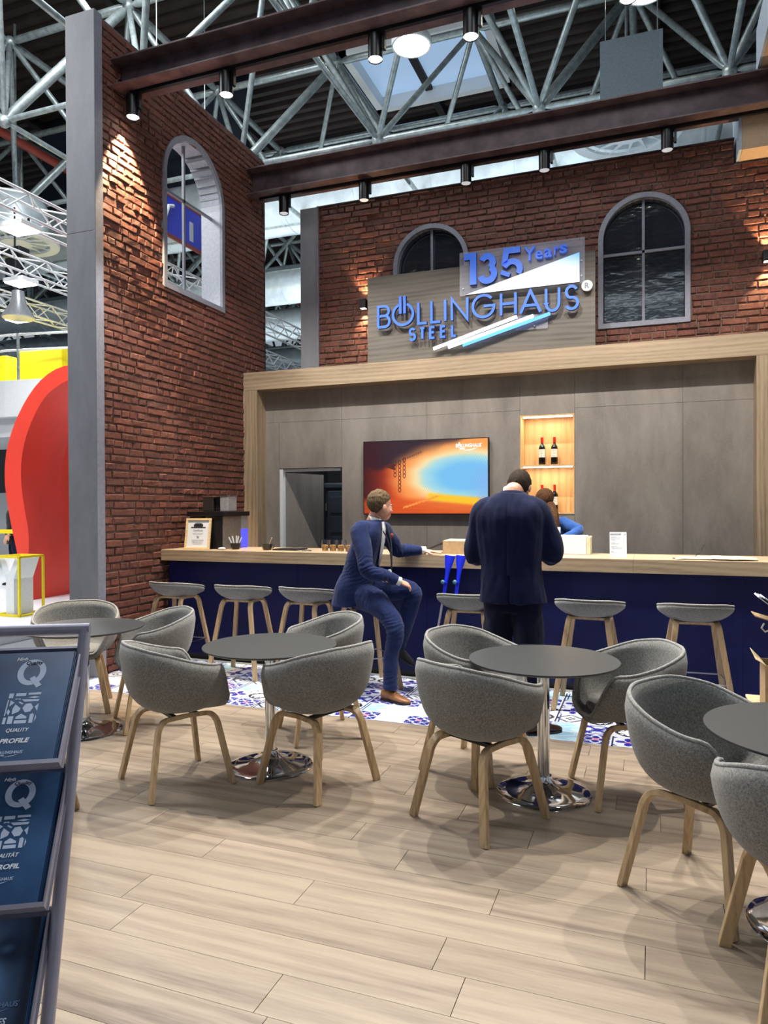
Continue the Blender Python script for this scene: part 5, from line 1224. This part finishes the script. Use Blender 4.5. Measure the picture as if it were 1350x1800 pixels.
# ---- seated man, right leg down, right hand on his left knee, left arm on the bar
pm = thing('person', 'person in blue suit sitting on a bar stool, hand on knee, looking at the television', 'person', (-2.30, 5.68, 0))
HP = V((-2.165, 5.705, 1.555)); HT = basis(HP, 50, -4, 0) @ M4.Scale(1.07, 4)
pel = V((-2.36, 5.70, .84)); nk = V((-2.225, 5.70, 1.44))
rs_, re_, rw_ = V((-2.265, 5.50, 1.335)), V((-2.16, 5.40, 1.04)), V((-1.935, 5.53, .945))
ls_, le_, lw_ = V((-2.20, 5.88, 1.335)), V((-2.13, 6.06, 1.165)), V((-1.93, 6.205, 1.158))
rk_, ra_ = V((-1.935, 5.42, .585)), V((-1.955, 5.36, .095)); lk_, la_ = V((-1.875, 5.72, .835)), V((-2.02, 5.74, .385))
body = MB()
loft(body, [(pel-V((0, 0, .05)), .15, .12, 5), (pel+V((.02, 0, .12)), .14, .10, 5), (V((-2.29, 5.69, 1.18)), .16, .11, 8), (V((-2.25, 5.69, 1.34)), .17, .10, 10), (nk-V((0, 0, .02)), .08, .07, 15)])
limb(body, [nk-V((.01, 0, .05)), nk+V((.015, 0, .03)), HP+V((-.01, -.015, -.05))], [.068, .058, .056]); head(body, HT)
limb(body, [nk-V((0, .08, .06)), rs_, re_, rw_], [.05, .055, .042, .028]); limb(body, [nk+V((0, .08, -.06)), ls_, le_, lw_], [.05, .055, .042, .028])
limb(body, [pel-V((0, .07, .03)), V((-2.14, 5.53, .76)), rk_, V((-1.955, 5.39, .36)), ra_+V((0, 0, .02))], [.08, .07, .05, .046, .04]); limb(body, [pel+V((0, .07, -.03)), V((-2.09, 5.74, .85)), lk_-V((.01, 0, 0)), V((-1.94, 5.73, .62)), la_-V((0, 0, .03))], [.08, .07, .05, .046, .04])
hand(body, frame_from(rw_, V((-1.845, 5.66, .875))-rw_+V((0, -.01, .01)), (.35, -.35, .9)), 1, (14, 34, 24), 7, 50)
hand(body, frame_from(lw_, V((-1.79, 6.235, 1.140))-lw_, (0, 0, 1)), -1, (2, 4, 4), 7, 35)
fuse(body, 'body', 'skin', pm, .0045, 3)
face(HT, pm, 'hairblond'); hair(HT, pm, 'hairblond', shortcut, (.083, .103, .099), (0, -.013, .040), amp=.0055)
jk = MB()
loft(jk, [(V((-2.41, 5.68, .715)), .222, .170, 0), (V((-2.395, 5.685, .86)), .212, .162, 2), (V((-2.345, 5.69, 1.00)), .185, .145, 5), (V((-2.30, 5.69, 1.16)), .20, .14, 8), (V((-2.26, 5.69, 1.31)), .215, .125, 10), (V((-2.235, 5.695, 1.395)), .16, .10, 12), (V((-2.22, 5.70, 1.44)), .088, .078, 15)], e=2.2)
limb(jk, [nk-V((.01, .10, .085)), rs_+V((-.01, .02, .01)), rs_.lerp(re_, .5), re_, re_.lerp(rw_, .5), rw_-V((.015, .01, 0))], [.075, .083, .074, .067, .056, .047])
limb(jk, [nk+V((-.01, .10, -.085)), ls_+V((-.01, -.02, .01)), ls_.lerp(le_, .5), le_, le_.lerp(lw_, .5), lw_-V((.03, .02, 0))], [.075, .083, .072, .064, .054, .044])
def creases(js, base):
    def f(p):
        d = base(p)
        for c, ax, r_, a in js:
            q_ = p-c; l_ = q_.length
            if l_ < r_*2.2: w_ = math.exp(-(l_/r_)**2); s_ = q_.dot(ax); cr_ = ax.cross(V((0, 1, .3))).normalized(); t_ = q_.dot(cr_); d += a*w_*(abs(sin(s_*95+t_*30+2.2*noise.noise(q_*14)))-.6)
        return d
    return f
ax1, ax2, ax3 = (re_-rs_).normalized(), (le_-ls_).normalized(), V((0, 0, 1))
fuse(jk, 'suit_jacket', 'suit', pm, .006, 3, creases([(re_, ax1, .10, .011), (le_, V((1, 0, 0)), .09, .011), (rs_+V((0, 0, -.10)), ax1, .07, .006), (V((-2.33, 5.60, 1.0)), ax3, .13, .009), (V((-2.02, 5.47, .98)), V((1, 0, 0)), .07, .008)], folds(.006, 8, 6, 2)))
tr_ = MB(); limb(tr_, [pel-V((0, .07, .03)), V((-2.14, 5.53, .76)), rk_, V((-1.955, 5.39, .36)), ra_+V((0, 0, .005))], [.125, .102, .073, .061, .056]); limb(tr_, [pel+V((0, .07, -.03)), V((-2.09, 5.74, .85)), lk_-V((.01, 0, 0)), V((-1.94, 5.73, .62)), la_-V((0, 0, .02))], [.125, .102, .078, .072, .066])
loft(tr_, [(pel-V((0, 0, .085)), .15, .13, 5), (pel+V((0, 0, .12)), .16, .13, 5)])
fuse(tr_, 'trousers', 'suit', pm, .006, 3, creases([(rk_+V((-.04, 0, -.02)), V((0, 0, 1)), .10, .010), (V((-2.2, 5.56, .78)), V((1, 0, -.4)).normalized(), .11, .010), (lk_+V((-.05, 0, -.05)), V((0, 0, 1)), .09, .009), (ra_+V((0, 0, .05)), V((0, 0, 1)), .08, .008)], folds(.006, 7, 9, 5)))
off = M4.Translation(-pm.location)
m = MB(); m.T = off; fd = V((cos(R(8)), sin(R(8)), 0)); sdv = V((-fd.y, fd.x, 0))
def strip(m, c, w0, w1, out): m.rings([[c[i]+sdv*(w0[i]*q_)+fd*out*(1-abs(q_)*.35) for q_ in (-1, -.5, 0, .5, 1)] for i in range(len(c))], cap=False, open_=True)
cl_ = [V((-2.178, 5.69, 1.06)), V((-2.158, 5.69, 1.16)), V((-2.138, 5.69, 1.27)), V((-2.132, 5.695, 1.37)), V((-2.142, 5.70, 1.43))]
strip(m, cl_, [.022, .045, .062, .06, .05], 0, .012); o_ = m.build('shirt_front', 'shirt', pm, smooth=True, auto=180); o_.modifiers.new('t', 'SOLIDIFY').thickness = .006
m = MB(); m.T = off; m.rings([[nk+V((.012+.062*cos(2*pi*i/24)+dx_, .062*sin(2*pi*i/24), dz_+.016*cos(2*pi*i/24+pi))) for i in range(24)] for dx_, dz_ in ((-.004, -.03), (.008, .028))], cap=False); o_ = m.build('shirt_collar', 'shirt', pm, smooth=True, auto=180); o_.modifiers.new('t', 'SOLIDIFY').thickness = .006
for s, w_ in ((rw_, re_), (lw_, le_)):
    d_ = (s-w_).normalized(); m = MB(); m.T = off; m.tube([s-d_*.03, s+d_*.012], .036, n=20); m.build('shirt_cuff', 'shirt', pm, smooth=True)
m = MB(); m.T = off; m.tube(catmull([V((-2.15, 5.64, 1.40)), V((-2.085, 5.66, 1.28)), V((-2.06, 5.68, 1.12)), V((-2.06, 5.69, 1.02))], 4), .006, n=6); m.tube(catmull([V((-2.13, 5.76, 1.40)), V((-2.08, 5.73, 1.28)), V((-2.06, 5.70, 1.12)), V((-2.06, 5.69, 1.02))], 4), .006, n=6); m.build('lanyard', 'ink', pm, smooth=True)
m = MB(); m.T = off @ M4.Translation((-2.045, 5.66, .93)) @ M4.Rotation(R(-12), 4, 'Y'); m.box(-.003, .003, -.035, .035, 0, .10); m.build('name_badge', 'paper', pm, bevel=.002)
m = MB(); m.T = off; m.ell((-2.085, 5.77, 1.31), (.015, .02, .02)); m.build('lapel_flower', 'redpipe', pm, smooth=True)
shoe(pm, basis(V((-1.955, 5.365, .0045)), -18), 'tan'); shoe(pm, basis(V((-2.045, 5.73, .315)), -5, -32), 'blackcloth')

# ---- standing man seen from behind
ps = thing('person', 'person in dark navy suit standing at the bar with his back to the viewer', 'person', (-.92, 5.04, 0))
HP = V((-.895, 5.20, 1.692)); HT = basis(HP, 80, -34, 0)
nk = V((-.93, 5.09, 1.640)); rs_, re_, rw_ = V((-.745, 5.08, 1.530)), V((-.655, 5.10, 1.22)), V((-.84, 5.36, 1.27)); ls_, le_, lw_ = V((-1.13, 5.06, 1.530)), V((-1.195, 5.06, 1.20)), V((-1.00, 5.34, 1.25))
body = MB()
loft(body, [(V((-.91, 5.03, .86)), .16, .11, 85), (V((-.92, 5.03, 1.0)), .15, .10, 85), (V((-.93, 5.04, 1.25)), .17, .11, 85), (V((-.935, 5.06, 1.43)), .18, .10, 85), (nk-V((0, 0, .01)), .08, .07, 85)])
limb(body, [nk-V((0, .01, .05)), nk+V((.01, .02, .03)), HP+V((0, -.03, -.04))], [.07, .062, .06]); head(body, HT)
limb(body, [nk+V((.08, 0, -.08)), rs_, re_, rw_], [.05, .055, .042, .028]); limb(body, [nk-V((.08, 0, .08)), ls_, le_, lw_], [.05, .055, .042, .028])
RA, LA = V((-.735, 4.93, .09)), V((-1.02, 5.03, .09))
limb(body, [V((-.83, 5.03, .88)), V((-.80, 5.01, .5)), RA], [.085, .055, .04]); limb(body, [V((-1.0, 5.03, .88)), V((-1.02, 5.05, .5)), LA], [.085, .055, .04])
hand(body, frame_from(rw_, V((-.10, .10, .06)), (.3, -.5, .8)), 1, (30, 40, 30), 4, 40); hand(body, frame_from(lw_, V((.10, .10, .06)), (-.3, -.5, .8)), -1, (30, 40, 30), 4, 40)
fuse(body, 'body', 'skin', ps, .0045, 3)
face(HT, ps); hair(HT, ps, 'hairdark', lambda p: p.z > (-.105 if p.y < -.03 else (-.105+(p.y+.03)*3.4 if p.y < .01 else .03+p.y*.7)), (.0835, .104, .118), (0, -.013, .016), amp=.003)
jk = MB()
loft(jk, [(V((-.915, 5.015, .885)), .237, .150, 88), (V((-.92, 5.02, 1.00)), .222, .148, 88), (V((-.93, 5.03, 1.14)), .215, .138, 88), (V((-.935, 5.04, 1.32)), .240, .148, 88), (V((-.94, 5.05, 1.49)), .248, .138, 88), (V((-.938, 5.065, 1.585)), .200, .11, 88), (V((-.935, 5.085, 1.650)), .098, .085, 88)], e=2.4)
limb(jk, [nk+V((.10, -.01, -.085)), rs_+V((-.01, 0, -.005)), rs_.lerp(re_, .5)+V((.012, 0, 0)), re_, re_.lerp(rw_, .5), rw_-V((-.02, .03, 0))], [.080, .086, .078, .072, .062, .050])
limb(jk, [nk-V((.10, .01, .085)), ls_+V((.01, 0, -.005)), ls_.lerp(le_, .5)-V((.012, 0, 0)), le_, le_.lerp(lw_, .5), lw_-V((.02, .03, 0))], [.075, .088, .080, .074, .062, .050])
def bf(p):
    c_ = -.005*math.exp(-((p.x+.935)/.006)**2)*(1 if p.y < 5.0 and p.z > 1.0 else 0)
    v_ = -.02*math.exp(-((p.x+.915)/.008)**2)*(1 if p.y < 5.0 and p.z < 1.08 else 0)
    return c_+v_+.013*noise.noise(V((p.x*10, p.y*6, p.z*2.0)))+.006*noise.noise(V((p.x*22, p.y*16, p.z*9)))
fuse(jk, 'suit_jacket', 'suitdark', ps, .007, 3, bf)
tr_ = MB(); loft(tr_, [(V((-.915, 5.03, .82)), .185, .125, 88), (V((-.915, 5.03, 1.0)), .18, .12, 88)])
limb(tr_, [V((-.825, 5.03, .90)), V((-.805, 5.01, .70)), V((-.785, 4.99, .46)), V((-.755, 4.95, .22)), RA+V((0, 0, .01))], [.115, .108, .090, .080, .072]); limb(tr_, [V((-1.005, 5.03, .90)), V((-1.015, 5.04, .70)), V((-1.03, 5.05, .46)), V((-1.03, 5.04, .22)), LA+V((0, 0, .01))], [.115, .108, .090, .080, .072])
fuse(tr_, 'trousers', 'trouserdark', ps, .007, 3, folds(.008, 9, 7, 8))
off = M4.Translation(-ps.location); m = MB(); m.T = off
m.rings([[nk+V((.066*cos(2*pi*i/24), .02+.066*sin(2*pi*i/24)+dy_, dz_-.018*sin(2*pi*i/24))) for i in range(24)] for dy_, dz_ in ((-.006, -.03), (.01, .044))], cap=False); o_ = m.build('shirt_collar', 'shirt', ps, smooth=True, auto=180); o_.modifiers.new('t', 'SOLIDIFY').thickness = .006
m = MB(); m.T = off; m.rings([[nk+V((.088*cos(2*pi*i/28), .012+.082*sin(2*pi*i/28)+dy_, dz_-.02*sin(2*pi*i/28))) for i in range(28)] for dy_, dz_ in ((-.008, -.04), (.0, .010))], cap=False); o_ = m.build('jacket_collar', 'suitdark', ps, smooth=True, auto=180); o_.modifiers.new('t', 'SOLIDIFY').thickness = .008
shoe(ps, basis(V((-.735, 4.93, .0045)), 38), 'brownshoe'); shoe(ps, basis(V((-1.02, 5.03, .0045)), 95), 'brownshoe')
ph = thing('mobile_phone', 'dark phone held in both hands by the standing man', 'phone', (-.92, 5.45, 1.305)); ph.rotation_euler = (R(-50), 0, 0); MB().box(-.036, .036, -.004, .004, -.06, .09).build('phone_body', 'black', ph, bevel=.003)

# ---- woman behind the bar
pw2 = thing('person', 'person with long brown hair and a blue top working behind the bar', 'person', (-.98, 7.2, 0))
HP = V((-.985, 7.16, 1.60)); HT = basis(HP, 130, -28, 0); nk = V((-.93, 7.12, 1.46))
rs_, re_, rw_ = V((-.79, 7.14, 1.385)), V((-.655, 7.05, 1.315)), V((-.80, 6.92, 1.25)); ls_, le_, lw_ = V((-1.10, 7.16, 1.385)), V((-1.20, 7.05, 1.18)), V((-1.05, 6.92, 1.20))
body = MB(); loft(body, [(V((-.95, 7.2, .86)), .16, .11, 110), (V((-.95, 7.2, 1.05)), .125, .09, 110), (V((-.94, 7.17, 1.3)), .14, .10, 110), (nk-V((0, 0, .02)), .07, .06, 110)])
limb(body, [nk-V((0, 0, .05)), nk, HP+V((.01, -.01, -.05))], [.055, .048, .048]); head(body, HT @ M4.Scale(.94, 4))
limb(body, [nk+V((.08, 0, -.07)), rs_, re_, rw_], [.04, .045, .036, .025]); limb(body, [nk-V((.08, 0, .07)), ls_, le_, lw_], [.04, .045, .036, .025])
for sx in (-.09, .09): limb(body, [V((-.95+sx, 7.2, .88)), V((-.95+sx, 7.2, .5)), V((-.95+sx, 7.2, .09))], [.08, .055, .04])
hand(body, frame_from(rw_, V((-.08, -.06, -.03)), (0, 0, 1)), 1); hand(body, frame_from(lw_, V((.08, -.06, -.03)), (0, 0, 1)), -1)
fuse(body, 'body', 'skin', pw2, .005, 3); face(HT @ M4.Scale(.94, 4), pw2)
hair(HT, pw2, 'hairbrown', lambda p: p.z > (-.095 if p.y < 0 else -.09+p.y*2.1), (.084, .102, .094), (0, -.016, .034), amp=.003)
m = MB(); limb(m, [V((-.93, 7.08, 1.57)), V((-.885, 7.04, 1.50)), V((-.868, 7.02, 1.43)), V((-.862, 7.02, 1.36)), V((-.858, 7.03, 1.28)), V((-.86, 7.04, 1.22))], [.05, .042, .040, .038, .030, .010]); fuse(m, 'ponytail', 'hairbrown', pw2, .006, 2, lambda p: .006*noise.noise(V((p.x*60, p.y*60, p.z*14))))
jk = MB(); loft(jk, [(V((-.95, 7.2, .88)), .185, .13, 110), (V((-.95, 7.2, 1.06)), .15, .115, 110), (V((-.94, 7.17, 1.27)), .17, .125, 110), (V((-.935, 7.15, 1.385)), .16, .10, 110), (nk-V((0, 0, .01)), .07, .065, 110)])
limb(jk, [nk+V((.08, 0, -.075)), rs_, rs_.lerp(re_, .5), re_, rw_-V((-.03, -.03, 0))], [.055, .064, .058, .052, .040]); limb(jk, [nk-V((.08, 0, .075)), ls_, ls_.lerp(le_, .5), le_, lw_-V((.03, -.03, 0))], [.055, .064, .058, .052, .040])
fuse(jk, 'knit_top', 'bluetop', pw2, .007, 3, folds(.006, 12, 9, 3))
tr_ = MB(); loft(tr_, [(V((-.95, 7.2, .80)), .175, .12, 110), (V((-.95, 7.2, .93)), .17, .12, 110)])
for sx in (-.09, .09): limb(tr_, [V((-.95+sx, 7.2, .86)), V((-.95+sx, 7.2, .5)), V((-.95+sx, 7.2, .07))], [.10, .075, .06])
fuse(tr_, 'trousers', 'blackcloth', pw2, .008, 2)
for sx in (-.09, .09): shoe(pw2, basis(V((-.95+sx, 7.2, 0)), 110), 'black')

# ================================================================== NEIGHBOURING BOOTH, left
pl = MB().prism([(-7.2, 4.0), (-7.2, 7.0), (-6.9, 20), (-26, 20), (-26, 4.0)][::-1], -.06, .10, 'z'); struct(pl.build('booth_floor', 'whitefloor'))
# red arch: a tall curved frame with real depth
ar = thing('red_arch', 'tall curved red arch sculpture left of the pillar', 'sculpture', (-8.6, 8.9, .10))
outer = [(-9.22, .10), (-9.36, .80), (-9.53, 1.45), (-9.62, 2.05), (-9.54, 2.58), (-9.25, 3.13), (-8.85, 3.54), (-8.38, 3.72), (-7.85, 3.66), (-7.4, 3.40), (-7.1, 2.9), (-7.0, 2.2)]
inner = [(1.10*x, 1.56+(z-1.56)*1.10 if z > .2 else .10) for x, z in [(-8.40, .10), (-8.38, .80), (-8.50, 1.30), (-8.52, 1.95), (-8.44, 2.40), (-8.2, 2.9), (-7.9, 3.1), (-7.6, 3.0), (-7.45, 2.7), (-7.4, 2.2)]]
# the face inside the arch is dished: the outer rim stands nearer, the inner edge farther back
oc = [p for p in catmull([(x, 8.55, z) for x, z in outer], 6)]; ocb = [V((p.x+.40-.02*p.z, p.y-.0, p.z)) for p in oc]
N_ = 40
def resamp(P, n): 
    L = [0]
    for a, b in zip(P, P[1:]): L.append(L[-1]+(b-a).length)
    out = []
    for i in range(n):
        s = L[-1]*i/(n-1); j = max(k for k in range(len(L)) if L[k] <= s+1e-9); j = min(j, len(P)-2); out.append(P[j].lerp(P[j+1], (s-L[j])/max(L[j+1]-L[j], 1e-9)))
    return out
ro = resamp([V((x, 8.55, z)) for x, z in [(p.x, p.z) for p in oc]], N_)
rm = [V((p.x+.34*min(1, max(.25, p.z/1.2))*(1-.75*smst(-9.4, -8.3, p.x)), 8.55, p.z-.22*smst(-9.45, -8.6, p.x))) for p in ro]
ri_ = resamp(catmull([(x, 9.46, z) for x, z in inner], 6), N_)
def arp(rings, nm):
    m = MB(); m.rings(rings, closed=False, cap=False, open_=True); m.v = [(x+8.6, y-8.9, z-.1) for x, y, z in m.v]; m.build(nm, 'red', ar, smooth=True, auto=60)
arp([[V((a.x, 9.7, a.z)), V((a.x, 9.2, a.z)), a] for a in ro], 'outer_side'); arp([[a, a.lerp(b, .5), b] for a, b in zip(ro, rm)], 'front_rim')
arp([[b, b.lerp(c, .3), b.lerp(c, .65), c] for b, c in zip(rm, ri_)], 'dished_inner_face'); arp([[c, V((c.x, 9.7, c.z)), V((a.x, 9.7, a.z))] for a, c in zip(ro, ri_)], 'back_face')
# white upper deck with railing and yellow cubes
dk = thing('white_upper_deck', 'white curved upper deck of the neighbouring booth', 'deck', (-15, 13.5, 3.8))
m = MB(); P = [(-26, 13.0), (-14.6, 13.0), (-13.4, 13.1), (-11.5, 13.5), (-10, 14.2), (-9, 18), (-26, 18)]; m.prism(P, 3.75, 4.62, 'z'); sub(m, 'fascia', 'white', dk)
m = MB(); P = [(-26, 13.3), (-14.6, 13.3), (-13.4, 13.4), (-11.5, 13.8), (-10, 14.5), (-9.2, 18), (-26, 18)]; m.prism(P, 3.3, 3.75, 'z'); sub(m, 'lower_step', 'whitefloor', dk)
rl_ = MB(); 
for z in (5.35, 5.72): rl_.tube([(-26, 13.05, z), (-14.6, 13.05, z), (-13.4, 13.15, z-.02), (-11.5, 13.55, z-.02), (-10, 14.2, z)], .03, n=8)
sub(rl_, 'rail', 'white', dk, smooth=True)
for x, y in ((-14.25, 13.08), (-12.2, 13.42), (-16.4, 13.08)): sub(MB().tube([(x, y, 4.6), (x, y, 5.75)], .035, n=8), 'rail_post', 'galv', dk, smooth=True)
hang('yellow_cube', MB().box(-14.86, -13.44, 13.6, 14.8, 4.622, 5.46), 'yellow', 'bright yellow cube on the white upper deck beside the pillar', 'cube', bevel=.03)
hang('yellow_cube', MB().box(-17.2, -15.22, 13.6, 14.8, 4.622, 5.40), 'yellow', 'bright yellow cube at the left picture edge on the upper deck', 'cube', bevel=.03)
struct(boxo('wall_booth', 'white', -26, -9.2, 17.0, 17.2, .1, 3.3)); struct(boxo('wall_booth_column', 'whitefloor', -14.4, -13.9, 13.6, 14.2, .1, 3.3))
hang('black_display', MB().box(-15.6, -13.4, 12.4, 12.5, 1.9, 2.9), 'black', 'large black screen at the left picture edge behind the arch', 'screen', bevel=.01)
m = MB().box(-13.18, -12.62, 15.9, 15.95, 1.0, 3.0); o_ = hang('poster_wall', m, 'white', 'white poster with small red text left of the arch', 'poster')
m = MB()
for k_, tx in enumerate(('Sm', 'ex', 'in')): text(m, tx, -13.1, -12.8, 2.55-.2*k_, 2.68-.2*k_, 15.89, .004, .02)
m.build('poster_print', 'red', o_)
# Y shaped white display with yellow frame
ys = thing('display_frame', 'white Y shaped display inside a yellow metal frame', 'display', (-7.95, 7.5, .10)); m = MB()
def cubeframe(m, x0, x1, y0, y1, z0, z1, t):
    for x in (x0, x1):
        for y in (y0, y1): m.box(x-t, x+t, y-t, y+t, z0, z1)
    for z in (z0, z1):
        for x in (x0, x1): m.box(x-t, x+t, y0, y1, z-t, z+t)
        for y in (y0, y1): m.box(x0, x1, y-t, y+t, z-t, z+t)
cubeframe(m, -8.30, -7.88, 7.22, 7.62, .115, .90, .014); sub(m, 'yellow_frame', 'yellow', ys)
m = MB().prism([(-8.16, .115), (-8.02, .115), (-8.02, .60), (-7.90, .885), (-7.99, .885), (-8.09, .70), (-8.19, .885), (-8.28, .885), (-8.16, .60)], 7.26, 7.58, 'y'); sub(m, 'letter_stand', 'whitefloor', ys)
hang('yellow_rail', MB().box(-11.9, -9.9, 9.6, 9.66, 1.10, 1.17).box(-9.98, -9.9, 9.6, 9.66, .1, 1.1).box(-11.9, -11.82, 9.6, 9.66, .1, 1.1), 'yellow', 'yellow rail at the left picture edge behind the arch', 'rail')
# passer-by in dark clothes
pp_ = thing('person', 'person in dark clothes walking behind the red arch at the left edge', 'person', (-11.2, 10.2, .10)); b = MB()
loft(b, [(V((-11.2, 10.2, .95)), .17, .12, 200), (V((-11.2, 10.2, 1.2)), .16, .12, 200), (V((-11.2, 10.2, 1.45)), .2, .12, 200), (V((-11.2, 10.2, 1.58)), .08, .07, 200)]); HT = basis(V((-11.22, 10.19, 1.75)), 200); head(b, HT); limb(b, [(-11.2, 10.2, 1.5), (-11.2, 10.2, 1.7)], [.06, .056])
limb(b, [(-11.05, 10.1, 1.5), (-10.98, 10.08, 1.22), (-11.12, 9.95, 1.05)], [.05, .04, .028]); limb(b, [(-11.35, 10.3, 1.5), (-11.42, 10.34, 1.22), (-11.45, 10.2, 1.0)], [.05, .04, .028])
limb(b, [(-11.12, 10.15, 1.0), (-11.05, 10.1, .6), (-11.0, 10.15, .18)], [.09, .06, .04]); limb(b, [(-11.28, 10.25, 1.0), (-11.25, 10.2, .6), (-11.3, 10.2, .18)], [.09, .06, .04]); hand(b, frame_from(V((-11.12, 9.95, 1.05)), (-.4, -.3, -.8), (0, -1, .2)), 1); hand(b, frame_from(V((-11.45, 10.2, 1.0)), (0, -.3, -1), (0, -1, 0)), -1)
fuse(b, 'body', 'skin', pp_, .007, 2); hair(HT, pp_, 'hairdark', shortcut); b = MB()
loft(b, [(V((-11.2, 10.2, .88)), .20, .14, 200), (V((-11.2, 10.2, 1.2)), .19, .14, 200), (V((-11.2, 10.2, 1.47)), .22, .13, 200), (V((-11.2, 10.2, 1.58)), .09, .08, 200)]); limb(b, [(-11.05, 10.1, 1.5), (-10.98, 10.08, 1.22), (-11.11, 9.96, 1.08)], [.08, .07, .05]); limb(b, [(-11.35, 10.3, 1.5), (-11.42, 10.34, 1.22), (-11.45, 10.21, 1.04)], [.08, .07, .05])
fuse(b, 'coat', 'blackcloth', pp_, .01, 2, folds(.01)); b = MB(); limb(b, [(-11.12, 10.15, 1.0), (-11.05, 10.1, .6), (-11.0, 10.15, .18)], [.12, .09, .075]); limb(b, [(-11.28, 10.25, 1.0), (-11.25, 10.2, .6), (-11.3, 10.2, .18)], [.12, .09, .075]); fuse(b, 'trousers', 'trouserdark', pp_, .01, 2, folds(.01))
shoe(pp_, basis(V((-11.0, 10.15, .101)), 200), 'black'); shoe(pp_, basis(V((-11.3, 10.2, .101)), 200), 'black')
# blue banner seen through the arched window
bn = thing('hanging_banner', 'blue hanging banner with red edges seen through the left arched window', 'banner', (-9.0, 12.4, 7.0))
sub(MB().box(-9.03, -9.0, 11.4, 13.4, 7.02, 7.75), 'cloth', 'bannerblue' if 'bannerblue' in M else 'blueplastic', bn); sub(MB().box(-9.04, -8.995, 11.4, 13.4, 7.75, 7.82).box(-9.04, -8.995, 11.4, 13.4, 6.95, 7.02), 'red_edge', 'redpipe', bn)
m = MB(); m.tube([(-8.99, 11.75, 7.2), (-8.99, 11.9, 7.55), (-8.99, 12.05, 7.6)], .04, n=8); m.box(-8.998, -8.99, 12.6, 12.72, 7.1, 7.5); sub(m, 'white_marks', 'paper', bn)
sub(MB().tube([(-9.02, 11.6, 7.82), (-9.02, 11.6, 13.3)], .01, n=6).tube([(-9.02, 13.2, 7.82), (-9.02, 13.2, 13.3)], .01, n=6), 'wires', 'galv', bn)
